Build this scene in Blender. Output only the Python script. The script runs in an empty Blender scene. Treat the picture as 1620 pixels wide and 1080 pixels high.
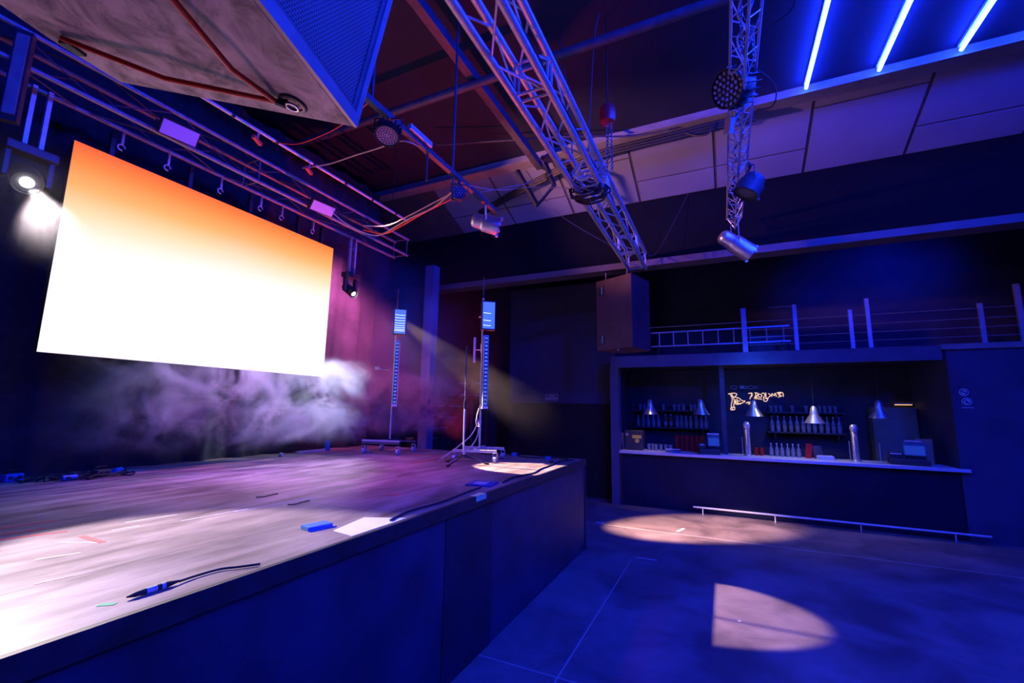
import bpy, math, random
from math import pi, sin, cos
from mathutils import Vector as V, Matrix, Quaternion
random.seed(7)
sc = bpy.context.scene
COL = sc.collection

# ------------------------------------------------------------------ camera
cam_d = bpy.data.cameras.new('camera'); cam = bpy.data.objects.new('camera', cam_d); COL.objects.link(cam)
YAW, PITCH, ROLL = .444068498, .151098918, .0166585697
fw = V((-sin(YAW)*cos(PITCH), cos(YAW)*cos(PITCH), sin(PITCH)))
rt = V((cos(YAW), sin(YAW), 0)); up = rt.cross(fw)
r2 = rt*cos(ROLL) + up*sin(ROLL); u2 = -rt*sin(ROLL) + up*cos(ROLL)
m = Matrix((r2, u2, -fw)).transposed().to_4x4(); m.translation = (0, 0, 1.95)
cam.matrix_world = m
cam_d.sensor_width = 36; cam_d.lens = 698.544/1620*36; cam_d.clip_start = .05
sc.camera = cam
# ------------------------------------------------------------------ world, exposure, lights
w = bpy.data.worlds.new('world'); sc.world = w; w.use_nodes = True
w.node_tree.nodes['Background'].inputs[0].default_value = (0, 0, 0, 1)
w.node_tree.nodes['Background'].inputs[1].default_value = 0
sc.view_settings.view_transform = 'Standard'; sc.view_settings.look = 'None'
sc.view_settings.exposure = 0; sc.view_settings.gamma = 1; sc.view_settings.use_curve_mapping = False
cy = sc.cycles; cy.max_bounces = 5; cy.diffuse_bounces = 1; cy.glossy_bounces = 3; cy.volume_bounces = 0; cy.caustics_reflective = False; cy.caustics_refractive = False

def lamp(name, kind, loc, energy, color, target=None, **kw):
    d = bpy.data.lights.new(name, kind); d.energy = energy; d.color = color
    for k, v in kw.items(): setattr(d, k, v)
    o = bpy.data.objects.new(name, d); COL.objects.link(o); o.location = loc
    if target is not None:
        o.rotation_euler = (V(target)-V(loc)).to_track_quat('-Z', 'Y').to_euler()
    return o
BLUE = (.0, .016, 1)
# white moving heads either side of the screen: they throw the pools on stage edge and floor; last spot added for the smoke
lamp('added_smoke_spot', 'SPOT', (-5.02, 4.96, 3.60), 5200, (1, .70, .60), (-2.19, 5.11, 1.24), spot_size=math.radians(16.5), spot_blend=.15, shadow_soft_size=.03)
lamp('added_smoke_spot', 'SPOT', (-4.85, 5.40, 3.50), 10500, (1, .64, .46), (-.7, 8.4, 0), spot_size=math.radians(19), spot_blend=.6, shadow_soft_size=.03)
lamp('added_smoke_spot', 'SPOT', (-5.02, 1.38, 3.66), 1250, (1, .82, .90), (-2.2, 1.38, 1.24), spot_size=math.radians(34), spot_blend=.42, shadow_soft_size=.03)
lamp('added_smoke_spot', 'SPOT', (-4.9, 5.3, 3.4), 480, (.72, .76, 1), (-5.0, 3.6, 1.7), spot_size=math.radians(75), spot_blend=.8, shadow_soft_size=.1)  # added spot that whitens the smoke under the screen
# blue house wash from the fixtures behind and right of the camera, last one added for the truss
lamp('added_truss_spot', 'SPOT', (4.2, -3.5, 5.4), 1900, BLUE, (-2.0, 3.6, 4.3), spot_size=math.radians(75), spot_blend=.6, shadow_soft_size=.25)
lamp('added_truss_spot', 'SPOT', (5.0, 1.0, 5.6), 900, BLUE, (0.0, 7.0, 2.2), spot_size=math.radians(100), spot_blend=.7, shadow_soft_size=.3)
lamp('added_truss_spot', 'SPOT', (1.6, 1.0, 5.7), 500, BLUE, (1.2, 4.4, 0), spot_size=math.radians(95), spot_blend=.8, shadow_soft_size=.3)
lamp('added_truss_spot', 'SPOT', (3.0, 9.0, 5.2), 330, BLUE, (3.2, 12.5, 4.3), spot_size=math.radians(75), spot_blend=1, shadow_soft_size=.2)
lamp('added_truss_spot', 'SPOT', (3.4, 1.2, 3.4), 420, BLUE, (-1.2, 3.6, 4.6), spot_size=math.radians(60), spot_blend=.8, shadow_soft_size=.15)  # unseen blue spot added to brighten the box truss
# stage colours: blue on the curtain, magenta on deck and haze, red from the footlight, pink from two added spots
lamp('blue_stage_wash', 'SPOT', (-4.2, 3.6, 4.2), 420, (.0, .10, 1), (-5.9, 3.4, 1.5), spot_size=math.radians(100), spot_blend=.8, shadow_soft_size=.2)
lamp('red_footlight', 'SPOT', (-3.9, 6.3, 1.4), 520, (1, .05, .09), (-3.9, 3.3, 6.2), spot_size=math.radians(85), spot_blend=.8, shadow_soft_size=.06)
lamp('added_pink_fill', 'SPOT', (-4.3, 2.9, 1.4), 110, (1, .34, .46), (-2.1, 1.0, 3.3), spot_size=math.radians(52), spot_blend=.9, shadow_soft_size=.05)  # unseen pink spot added to brighten the speaker underside
lamp('magenta_stage_light', 'SPOT', (-4.6, 3.2, 4.45), 430, (1, .11, .75), (-4.3, 3.6, 1.24), spot_size=math.radians(80), spot_blend=1, shadow_soft_size=.15)
lamp('magenta_stage_light', 'SPOT', (-5.45, 4.75, 4.3), 620, (1, .16, .55), (-6.3, 6.1, 2.5), spot_size=math.radians(84), spot_blend=1, shadow_soft_size=.15)
lamp('added_pink_spot', 'SPOT', (-4.55, 3.93, 4.45), 950, (1, .34, .38), (-1.3, 7.0, 5.7), spot_size=math.radians(50), spot_blend=.8, shadow_soft_size=.08)  # pink spot added to tint the soffit and truss sides
lamp('bar_spot', 'SPOT', (-1.3, 9.6, 2.6), 26, (1, .66, .36), (-1.55, 10.0, 1.15), spot_size=math.radians(50), spot_blend=.8, shadow_soft_size=.1)
lamp('bar_spot', 'SPOT', (1.3, 9.9, 2.8), 38, (1, .85, .8), (1.3, 10.0, 1.1), spot_size=math.radians(110), spot_blend=.8, shadow_soft_size=.1)  # unseen spot added to brighten counter and beer towers
lamp('bar_spot', 'SPOT', (.5, 9.0, 2.85), 40, (.03, .12, 1), (.6, 11.2, 1.5), spot_size=math.radians(140), spot_blend=.8, shadow_soft_size=.3)  # blue spot hung before the bar, no fixture built

# ------------------------------------------------------------------ materials
def nodes(m):
    m.use_nodes = True; nt = m.node_tree; return nt, nt.nodes['Principled BSDF']
MATS = {}
def mat(name, color, rough=.6, metal=0, var=.25, scale=6, bump=.0, spec=.5, detail=6):
    if name in MATS: return MATS[name]
    m = bpy.data.materials.new(name); nt, b = nodes(m); N, L = nt.nodes, nt.links
    tc = N.new('ShaderNodeTexCoord'); nz = N.new('ShaderNodeTexNoise')
    nz.inputs['Scale'].default_value = scale; nz.inputs['Detail'].default_value = detail
    L.new(tc.outputs['Object'], nz.inputs['Vector'])
    r = N.new('ShaderNodeValToRGB'); e = r.color_ramp.elements
    e[0].position = .3; e[1].position = .75
    e[0].color = tuple(c*(1-var) for c in color)+(1,); e[1].color = tuple(min(1, c*(1+var)) for c in color)+(1,)
    L.new(nz.outputs['Fac'], r.inputs['Fac']); L.new(r.outputs['Color'], b.inputs['Base Color'])
    b.inputs['Roughness'].default_value = rough; b.inputs['Metallic'].default_value = metal
    b.inputs['Specular IOR Level'].default_value = spec
    if bump:
        bp = N.new('ShaderNodeBump'); bp.inputs['Strength'].default_value = bump; bp.inputs['Distance'].default_value = .01
        L.new(nz.outputs['Fac'], bp.inputs['Height']); L.new(bp.outputs['Normal'], b.inputs['Normal'])
    MATS[name] = m; return m
def emis(name, color, strength, base=.05):
    if name in MATS: return MATS[name]
    m = bpy.data.materials.new(name); nt, b = nodes(m)
    b.inputs['Base Color'].default_value = (base, base, base, 1)
    b.inputs['Emission Color'].default_value = color+(1,); b.inputs['Emission Strength'].default_value = strength
    MATS[name] = m; return m

alu = mat('aluminium', (.62, .63, .66), .38, .45, .15, 20)
darkalu = mat('dull_aluminium', (.26, .27, .32), .4, .4, .2, 20)
chrome = mat('chrome', (.78, .77, .78), .33, .8, .08, 15)
blackmetal = mat('black_metal', (.03, .03, .035), .42, .2, .3, 12)
darkpaint = mat('dark_steel_paint', (.07, .07, .10), .5, .1, .3, 10)
blackpaint = mat('black_wall_paint', (.02, .024, .05), .75, 0, .4, 2.2, .15)  # blue put into the black paint to deepen the blue light
fabric = mat('black_curtain', (.022, .024, .034), .95, 0, .3, 14, .2)
rubber = mat('black_rubber', (.018, .018, .02), .6, 0, .3, 20)
greypaint = mat('grey_paint', (.26, .26, .28), .6, 0, .2, 4)
whitepaint = mat('white_paint', (.72, .72, .74), .5, 0, .08, 8)
plastic = mat('dark_plastic', (.05, .05, .055), .4, 0, .2, 10)
redcable = mat('red_cable', (.85, .05, .02), .45, 0, .15, 20)
palecable = mat('pale_cable', (.55, .45, .42), .5, 0, .15, 20)
bluecase = mat('blue_plastic', (.02, .16, .55), .4, 0, .15, 20)
redplastic = mat('red_plastic', (.55, .012, .012), .4, 0, .15, 15)
glassy = mat('bottle_glass', (.25, .3, .36), .12, 0, .3, 9)
glassy2 = mat('amber_glass', (.30, .12, .05), .12, 0, .3, 9)
labelm = mat('paper_label', (.3, .3, .32), .6, 0, .1, 20)
steel = mat('brushed_steel', (.85, .86, .88), .4, .2, .1, 20)
brass = mat('brass', (.8, .5, .2), .3, 1, .1, 20)
cardboard = mat('cardboard', (.5, .32, .16), .8, 0, .15, 12)
greenpanel = mat('lit_wall_green', (.22, .26, .2), .7, 0, .1, 6)  # lighter green holds the light of the back room
yellow = mat('yellow_label', (.85, .6, .08), .5, 0, .05, 20)
chainm = mat('chain_steel', (.35, .35, .38), .35, .9, .2, 20)
soffit = mat('soffit_panel', (.25, .27, .40), .8, 0, .10, 1.5, .05)  # bluish colour stands in for purer blue light on the panels

def stage_mat():
    m = bpy.data.materials.new('stage_deck'); nt, b = nodes(m); N, L = nt.nodes, nt.links
    tc = N.new('ShaderNodeTexCoord'); mp = N.new('ShaderNodeMapping'); mp.inputs['Scale'].default_value = (2.2, .45, 1)
    L.new(tc.outputs['Object'], mp.inputs[0])
    n1 = N.new('ShaderNodeTexNoise'); n1.inputs['Scale'].default_value = 3.2; n1.inputs['Detail'].default_value = 9; n1.inputs['Roughness'].default_value = .62; n1.inputs['Distortion'].default_value = .5
    L.new(mp.outputs[0], n1.inputs['Vector'])
    n2 = N.new('ShaderNodeTexNoise'); n2.inputs['Scale'].default_value = 1.1; n2.inputs['Detail'].default_value = 5
    L.new(tc.outputs['Object'], n2.inputs['Vector'])
    r = N.new('ShaderNodeValToRGB'); e = r.color_ramp.elements
    e[0].position = .33; e[0].color = (.17, .125, .115, 1); e[1].position = .68; e[1].color = (.50, .40, .37, 1)
    L.new(n1.outputs['Fac'], r.inputs['Fac'])
    r2 = N.new('ShaderNodeValToRGB'); e = r2.color_ramp.elements
    e[0].position = .35; e[0].color = (.55, .52, .52, 1); e[1].position = .6; e[1].color = (1, 1, 1, 1)
    L.new(n2.outputs['Fac'], r2.inputs['Fac'])
    mx = N.new('ShaderNodeMix'); mx.data_type = 'RGBA'; mx.blend_type = 'MULTIPLY'; mx.inputs['Factor'].default_value = 1
    L.new(r.outputs['Color'], mx.inputs['A']); L.new(r2.outputs['Color'], mx.inputs['B'])
    # seams of the deck boards, every 1.22 m both ways
    br = N.new('ShaderNodeTexBrick'); br.offset = .0; br.inputs['Scale'].default_value = 1; br.inputs['Mortar Size'].default_value = .004
    br.inputs['Brick Width'].default_value = .61; br.inputs['Row Height'].default_value = 2.44
    br.inputs['Color1'].default_value = br.inputs['Color2'].default_value = (1, 1, 1, 1); br.inputs['Mortar'].default_value = (.35, .35, .35, 1)
    L.new(tc.outputs['Object'], br.inputs['Vector'])
    m2 = N.new('ShaderNodeMix'); m2.data_type = 'RGBA'; m2.blend_type = 'MULTIPLY'; m2.inputs['Factor'].default_value = 1
    L.new(mx.outputs['Result'], m2.inputs['A']); L.new(br.outputs['Color'], m2.inputs['B'])
    L.new(m2.outputs['Result'], b.inputs['Base Color'])
    mr = N.new('ShaderNodeMapRange'); mr.inputs['To Min'].default_value = .28; mr.inputs['To Max'].default_value = .55
    L.new(n1.outputs['Fac'], mr.inputs['Value']); L.new(mr.outputs[0], b.inputs['Roughness'])
    bp = N.new('ShaderNodeBump'); bp.inputs['Strength'].default_value = .25; bp.inputs['Distance'].default_value = .004
    L.new(n1.outputs['Fac'], bp.inputs['Height']); L.new(bp.outputs['Normal'], b.inputs['Normal'])
    return m
def floor_mat():
    m = bpy.data.materials.new('hall_floor'); nt, b = nodes(m); N, L = nt.nodes, nt.links
    tc = N.new('ShaderNodeTexCoord')
    n1 = N.new('ShaderNodeTexNoise'); n1.inputs['Scale'].default_value = 1.3; n1.inputs['Detail'].default_value = 9; n1.inputs['Roughness'].default_value = .62; n1.inputs['Distortion'].default_value = .6
    L.new(tc.outputs['Object'], n1.inputs['Vector'])
    r = N.new('ShaderNodeValToRGB'); e = r.color_ramp.elements
    e[0].position = .36; e[0].color = (.12, .085, .10, 1); e[1].position = .64; e[1].color = (.30, .215, .225, 1)
    L.new(n1.outputs['Fac'], r.inputs['Fac'])
    sx = N.new('ShaderNodeSeparateXYZ'); L.new(tc.outputs['Object'], sx.inputs[0])
    def line(sock, at, wd):
        a = N.new('ShaderNodeMath'); a.operation = 'SUBTRACT'; a.inputs[1].default_value = at; L.new(sock, a.inputs[0])
        c = N.new('ShaderNodeMath'); c.operation = 'ABSOLUTE'; L.new(a.outputs[0], c.inputs[0])
        d = N.new('ShaderNodeMath'); d.operation = 'LESS_THAN'; d.inputs[1].default_value = wd; L.new(c.outputs[0], d.inputs[0]); return d.outputs[0]
    ym = N.new('ShaderNodeMath'); ym.operation = 'LESS_THAN'; ym.inputs[1].default_value = 6.3; L.new(sx.outputs['Y'], ym.inputs[0])
    xm = N.new('ShaderNodeMath'); xm.operation = 'MULTIPLY'; L.new(line(sx.outputs['X'], -1.2, .006), xm.inputs[0]); L.new(ym.outputs[0], xm.inputs[1])
    ls = [xm.outputs[0], line(sx.outputs['X'], 4.3, .006), line(sx.outputs['Y'], 3.4, .006), line(sx.outputs['Y'], 7.94, .012), line(sx.outputs['Y'], -1.2, .006)]
    acc = ls[0]
    for l in ls[1:]:
        a = N.new('ShaderNodeMath'); a.operation = 'MAXIMUM'; L.new(acc, a.inputs[0]); L.new(l, a.inputs[1]); acc = a.outputs[0]
    mx = N.new('ShaderNodeMix'); mx.data_type = 'RGBA'; L.new(acc, mx.inputs['Factor']); L.new(r.outputs['Color'], mx.inputs['A']); mx.inputs['B'].default_value = (.55, .48, .48, 1)
    L.new(mx.outputs['Result'], b.inputs['Base Color'])
    mr = N.new('ShaderNodeMapRange'); mr.inputs['To Min'].default_value = .3; mr.inputs['To Max'].default_value = .6
    L.new(n1.outputs['Fac'], mr.inputs['Value']); L.new(mr.outputs[0], b.inputs['Roughness'])
    bp = N.new('ShaderNodeBump'); bp.inputs['Strength'].default_value = .15; bp.inputs['Distance'].default_value = .01
    L.new(n1.outputs['Fac'], bp.inputs['Height']); L.new(bp.outputs['Normal'], b.inputs['Normal'])
    return m
def screen_mat():
    m = bpy.data.materials.new('led_screen_picture'); nt, b = nodes(m); N, L = nt.nodes, nt.links
    tc = N.new('ShaderNodeTexCoord'); sx = N.new('ShaderNodeSeparateXYZ'); L.new(tc.outputs['Object'], sx.inputs[0])
    mz = N.new('ShaderNodeMapRange'); mz.inputs['From Min'].default_value = 2.36; mz.inputs['From Max'].default_value = 4.3
    L.new(sx.outputs['Z'], mz.inputs['Value'])
    my = N.new('ShaderNodeMapRange'); my.inputs['From Min'].default_value = 1.6; my.inputs['From Max'].default_value = 4.6
    my.inputs['To Min'].default_value = .0; my.inputs['To Max'].default_value = .07
    L.new(sx.outputs['Y'], my.inputs['Value'])
    s = N.new('ShaderNodeMath'); s.operation = 'SUBTRACT'; L.new(mz.outputs[0], s.inputs[0]); L.new(my.outputs[0], s.inputs[1])
    r = N.new('ShaderNodeValToRGB'); e = r.color_ramp.elements
    e[0].position = 0; e[0].color = (1, .82, .95, 1)
    e[1].position = 1; e[1].color = (.8, .09, .025, 1)
    for p, c in ((.40, (1, .84, .85)), (.54, (.86, .74, .66)), (.66, (.80, .58, .36)), (.78, (.80, .36, .12)), (.90, (.80, .20, .045))):
        k = r.color_ramp.elements.new(p); k.color = c+(1,)
    L.new(s.outputs[0], r.inputs['Fac'])
    b.inputs['Base Color'].default_value = (.004, .004, .004, 1); b.inputs['Specular IOR Level'].default_value = .05
    L.new(r.outputs['Color'], b.inputs['Emission Color']); b.inputs['Emission Strength'].default_value = 1.4
    return m
def grille_mat():
    m = bpy.data.materials.new('speaker_grille'); nt, b = nodes(m); N, L = nt.nodes, nt.links
    tc = N.new('ShaderNodeTexCoord'); mp = N.new('ShaderNodeMapping'); mp.inputs['Rotation'].default_value = (pi/2, 0, 0)
    L.new(tc.outputs['Object'], mp.inputs[0])
    br = N.new('ShaderNodeTexBrick'); br.inputs['Scale'].default_value = 1; br.inputs['Mortar Size'].default_value = .0028; br.inputs['Mortar Smooth'].default_value = .3
    br.inputs['Brick Width'].default_value = .016; br.inputs['Row Height'].default_value = .012
    br.inputs['Color1'].default_value = br.inputs['Color2'].default_value = (.035, .035, .035, 1); br.inputs['Mortar'].default_value = (.30, .30, .31, 1)
    L.new(mp.outputs[0], br.inputs['Vector']); L.new(br.outputs['Color'], b.inputs['Base Color'])
    b.inputs['Roughness'].default_value = .5
    bp = N.new('ShaderNodeBump'); bp.inputs['Strength'].default_value = .8; bp.inputs['Distance'].default_value = .004
    L.new(br.outputs['Fac'], bp.inputs['Height']); L.new(bp.outputs['Normal'], b.inputs['Normal'])
    return m
def wall_two_tone():
    m = bpy.data.materials.new('two_tone_wall_paint'); nt, b = nodes(m); N, L = nt.nodes, nt.links
    tc = N.new('ShaderNodeTexCoord'); sx = N.new('ShaderNodeSeparateXYZ'); L.new(tc.outputs['Object'], sx.inputs[0])
    nz = N.new('ShaderNodeTexNoise'); nz.inputs['Scale'].default_value = 1.5; nz.inputs['Detail'].default_value = 6; L.new(tc.outputs['Object'], nz.inputs['Vector'])
    g = N.new('ShaderNodeMath'); g.operation = 'GREATER_THAN'; g.inputs[1].default_value = 2.1; L.new(sx.outputs['Z'], g.inputs[0])
    mx = N.new('ShaderNodeMix'); mx.data_type = 'RGBA'; L.new(g.outputs[0], mx.inputs['Factor'])
    mx.inputs['A'].default_value = (.012, .012, .013, 1); mx.inputs['B'].default_value = (.08, .09, .16, 1)
    m2 = N.new('ShaderNodeMix'); m2.data_type = 'RGBA'; m2.blend_type = 'MULTIPLY'; m2.inputs['Factor'].default_value = .4
    L.new(mx.outputs['Result'], m2.inputs['A']); L.new(nz.outputs['Color'], m2.inputs['B']); L.new(m2.outputs['Result'], b.inputs['Base Color'])
    b.inputs['Roughness'].default_value = .7
    return m

# ------------------------------------------------------------------ mesh helpers
class MB:
    def __init__(s): s.v = []; s.f = []
    def add(s, vs, fs):
        n = len(s.v); s.v += [tuple(p) for p in vs]; s.f += [tuple(i+n for i in f) for f in fs]; return s
    def box(s, a, b, mat=None, bev=0):
        x0, y0, z0 = a; x1, y1, z1 = b
        if x0 > x1: x0, x1 = x1, x0
        if y0 > y1: y0, y1 = y1, y0
        if z0 > z1: z0, z1 = z1, z0
        vs = [V(p) for p in ((x0,y0,z0),(x1,y0,z0),(x1,y1,z0),(x0,y1,z0),(x0,y0,z1),(x1,y0,z1),(x1,y1,z1),(x0,y1,z1))]
        if mat: vs = [mat @ p for p in vs]
        return s.add(vs, [(0,3,2,1),(4,5,6,7),(0,1,5,4),(1,2,6,5),(2,3,7,6),(3,0,4,7)])
    def cbox(s, c, size, mat=None):
        c = V(c); h = V(size)/2; return s.box(c-h, c+h, mat)
    def rings(s, rings, cap=True, closed=True):
        n = len(rings[0]); base = len(s.v)
        for r in rings: s.v += [tuple(p) for p in r]
        for i in range(len(rings)-1):
            for j in range(n if closed else n-1):
                k = (j+1) % n
                s.f.append((base+i*n+j, base+i*n+k, base+(i+1)*n+k, base+(i+1)*n+j))
        if cap:
            s.f.append(tuple(base+j for j in reversed(range(n)))); s.f.append(tuple(base+(len(rings)-1)*n+j for j in range(n)))
        return s
    def tube(s, p0, p1, r, n=10, r1=None):
        return s.path([p0, p1], r, n, r1)
    def path(s, pts, r, n=8, r1=None):
        pts = [V(p) for p in pts]; rings = []
        q = None
        for i, p in enumerate(pts):
            t = (pts[min(i+1, len(pts)-1)]-pts[max(i-1, 0)]).normalized()
            if q is None:
                a = V((0, 0, 1)) if abs(t.z) < .9 else V((1, 0, 0)); x = t.cross(a).normalized()
            else:
                x = (q - t*q.dot(t)).normalized()
            q = x; y = t.cross(x)
            rr = r if r1 is None else r+(r1-r)*i/(len(pts)-1)
            rings.append([p+x*rr*cos(2*pi*k/n)+y*rr*sin(2*pi*k/n) for k in range(n)])
        return s.rings(rings)
    def lathe(s, prof, n=20, M=None):
        rings = []
        for r, z in prof:
            rings.append([V((r*cos(2*pi*k/n), r*sin(2*pi*k/n), z)) for k in range(n)])
        if M: rings = [[M @ p for p in r] for r in rings]
        return s.rings(rings)
    def prism(s, poly, z0, z1, M=None):
        a = [V((x, y, z0)) for x, y in poly]; b = [V((x, y, z1)) for x, y in poly]
        if M: a = [M @ p for p in a]; b = [M @ p for p in b]
        return s.rings([a, b])
    def build(s, name, mt, parent=None, smooth=False, bevel=0):
        me = bpy.data.meshes.new(name); me.from_pydata(s.v, [], s.f); me.update()
        if smooth:
            me.polygons.foreach_set('use_smooth', [True]*len(me.polygons))
            try: me.set_sharp_from_angle(angle=math.radians(40))
            except Exception: pass
        me.materials.append(mt)
        o = bpy.data.objects.new(name, me); COL.objects.link(o)
        if parent is not None: o.parent = parent
        if bevel:
            bv = o.modifiers.new('bevel', 'BEVEL'); bv.width = bevel; bv.segments = 2; bv.limit_method = 'ANGLE'
        return o
def smoothpts(pts, k=6):
    pts = [V(p) for p in pts]; out = []
    for i in range(len(pts)-1):
        p0 = pts[max(i-1, 0)]; p1 = pts[i]; p2 = pts[i+1]; p3 = pts[min(i+2, len(pts)-1)]
        for j in range(k):
            t = j/k
            out.append(.5*((2*p1)+(-p0+p2)*t+(2*p0-5*p1+4*p2-p3)*t*t+(-p0+3*p1-3*p2+p3)*t**3))
    out.append(pts[-1]); return out
def tag(o, label, cat, group=None, kind=None):
    if label: o['label'] = label
    if cat: o['category'] = cat
    if group: o['group'] = group
    if kind: o['kind'] = kind
    return o
def thing(name, label, cat, loc=(0, 0, 0), rz=0, group=None, M=None):
    o = bpy.data.objects.new(name, None); COL.objects.link(o); o.empty_display_size = .1
    if M is not None: o.matrix_world = M
    else: o.location = loc; o.rotation_euler = (0, 0, rz)
    return tag(o, label, cat, group)
def struct(name, mb, mt, label=None, cat=None, parent=None, **kw):
    o = mb.build(name, mt, parent, **kw); o['kind'] = 'structure'
    if label: o['label'] = label
    if cat: o['category'] = cat
    return o
CH = {}
def kids(o): return [c for c in bpy.data.objects if c.parent == o]
def copy_tree(o, loc, rz=None, label=None, group=None, M=None):
    def rec(a, par):
        c = a.copy(); COL.objects.link(c)
        if par is not None: c.parent = par
        for k in kids(a):
            if k is not c: rec(k, c)
        return c
    c = rec(o, None)
    if M is not None: c.matrix_world = M
    else:
        c.location = loc
        if rz is not None: c.rotation_euler = (0, 0, rz)
    if label: c['label'] = label
    if group: c['group'] = group
    return c
def aim(loc, d, roll=0):
    """matrix whose local -Z points along d"""
    q = V(d).to_track_quat('-Z', 'Y'); return Matrix.Translation(V(loc)) @ q.to_matrix().to_4x4() @ Matrix.Rotation(roll, 4, 'Z')

# ------------------------------------------------------------------ the room
struct('floor', MB().box((-7, -6, -.1), (8, 12.7, 0)), floor_mat(), 'worn reddish concrete hall floor with pale joint lines', 'floor')
struct('ceiling', MB().box((-7, -6, 6.25), (8, 12.7, 6.4)), mat('ceiling_paint', (.008, .011, .036), .8, 0, .3, 1.2), 'dark painted flat ceiling over the hall', 'ceiling')  # blue tint in the paint strengthens the glow of the tubes
struct('wall_left', MB().box((-7.2, -6, -.1), (-7, 12.7, 6.4)), blackpaint, 'black wall behind the stage curtain', 'wall')
struct('wall_front', MB().box((-7, -6.2, -.1), (8, -6, 6.4)), blackpaint, 'black wall behind the viewpoint', 'wall')
struct('wall_right', MB().box((8, -6, -.1), (8.2, 12.7, 6.4)), blackpaint, 'dark wall on the far right', 'wall')
struct('wall_back', MB().box((-7, 12.5, -.1), (8, 12.7, 6.4)), mat('back_wall_paint', (.07, .08, .14), .8, 0, .35, 1.0), 'dark wall at the back of the upper gallery', 'wall')
struct('wall_side', MB().box((-4.9, 10.2, 0), (-2.2, 10.35, 5.0)), wall_two_tone(), 'two-tone wall left of the bar carrying the small framed sign', 'wall')
struct('wall_bar_side', MB().box((3.42, 9.75, 0), (7.99, 11.6, 3.05)), mat('bar_wall_paint', (.05, .06, .12), .7, 0, .3, 1.6), 'plain dark wall block right of the bar', 'wall')  # wall paint tinted navy for the blue light
struct('trim_1', MB().box((3.36, 9.70, 3.05), (7.99, 11.65, 3.14)), greypaint, 'pale capping ledge on the wall block right of the bar', 'ledge')
struct('wall_upper', MB().box((-7, 7.85, 4.55), (8, 8.0, 6.25)), mat('bulkhead_paint', (.003, .004, .007), .9, 0, .3, 1.2, 0, .2), 'dark vertical bulkhead above the dance floor end', 'wall')
struct('trim_2', MB().box((-7, 7.72, 4.46), (8, 8.02, 4.575)), mat('flange_paint', (.12, .09, .11), .6, 0, .25, 2), 'painted steel flange along the foot of the bulkhead', 'beam')
struct('trim_3', MB().box((-7, 6.40, 6.12), (8, 6.52, 6.25)).box((-7, 6.34, 6.1), (8, 6.56, 6.125)), greypaint, 'steel beam where the light tubes end', 'beam')
# sloped soffit with panels
k_s = 1.95/5.36
def sof(x, t, off=0):      # t metres along y from the top edge; off along the normal, toward the hall
    y = 6.6+t; z = 6.185-k_s*t; n = V((0, -k_s, -1)).normalized(); return V((x, y, z))+n*off
def sofbox(mb, x0, x1, t0, t1, o0, o1):
    mb.add([sof(x0,t0,o0),sof(x1,t0,o0),sof(x1,t1,o0),sof(x0,t1,o0),sof(x0,t0,o1),sof(x1,t0,o1),sof(x1,t1,o1),sof(x0,t1,o1)],
           [(0,1,2,3),(7,6,5,4),(4,5,1,0),(5,6,2,1),(6,7,3,2),(7,4,0,3)])
sb = MB(); sofbox(sb, -7, 8, 0, 1.25, -.06, 0)
sof_o = struct('ceiling_slope', sb, mat('soffit_gap', (.10, .09, .095), .8, 0, .2, 3), 'sloping panelled soffit above the far end of the hall', 'ceiling')
splits = {0: .8, -1: .8, 1: .17, 2: .8, 3: .45, -2: .3, -3: .8, 4: .8}
for i in range(-4, 6):
    x0 = .075+1.253*i; x1 = x0+1.253; g = .022
    s_ = splits.get(i, .8)
    for a, b_ in ((.02, s_-.016), (s_+.016, 1.235)):
        pb = MB(); sofbox(pb, max(x0+g, -6.9), min(x1-g, 7.9), a, b_, 0, .012); pb.build('soffit_panel', soffit, sof_o)
# gallery over the bar
gal = struct('floor_gallery', MB().box((-2.2, 9.78, 2.93), (3.42, 12.5, 3.1)), blackpaint, 'floor slab of the upper gallery above the bar', 'gallery')
struct('trim_4', MB().box((-2.2, 9.72, 2.88), (3.36, 9.78, 3.125)), mat('fascia_paint', (.09, .10, .17), .6, 0, .2, 3), 'grey fascia board over the bar opening', 'fascia')  # fascia colour carries some of the blue light
struct('trim_5', MB().box((-2.22, 9.72, 0), (-2.05, 10.0, 2.88)), mat('fascia_paint', (.09, .10, .17), .6), 'upright frame at the left end of the bar', 'pillar')
struct('trim_6', MB().box((-.04, 10.15, 0), (.05, 10.25, 2.93)), darkpaint, 'thin dark post in the middle of the bar opening', 'post')
struct('wall_bar_back', MB().box((-2.2, 11.45, 0), (3.42, 11.6, 2.93)), mat('bar_back_paint', (.05, .05, .055), .6, 0, .3, 2), 'dark back wall of the bar', 'wall')
struct('wall_bar_left', MB().box((-2.2, 10.0, 0), (-2.1, 11.45, 2.93)), blackpaint, 'left cheek wall of the bar', 'wall')
# column at the back of the stage, blue light put into its colour
struct('trim_7', MB().box((-5.44, 7.2, 0), (-5.22, 7.4, 4.85)), mat('blue_lit_column', (.10, .12, .24), .6, 0, .1, 2), 'pale upright column behind the stage stands', 'column')
lamp('added_column_spot', 'SPOT', (-4.3, 6.2, 4.75), 150, (.03, .06, 1), (-5.3, 7.2, 3.2), spot_size=math.radians(62), spot_blend=.8, shadow_soft_size=.05)  # unseen blue spot added to light the column
# conduit pipes under the ceiling
struct('trim_8', MB().cbox((-2.58, 3.2, 5.98), (.10, 6.4, .12)), darkpaint, 'dark square rail under the ceiling running toward the soffit', 'rail')
struct('trim_9', MB().tube((-6.9, 4.17, 5.86), (1.6, 4.17, 5.86), .05, 14), darkpaint, 'dark round pipe crossing under the ceiling', 'pipe')
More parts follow.
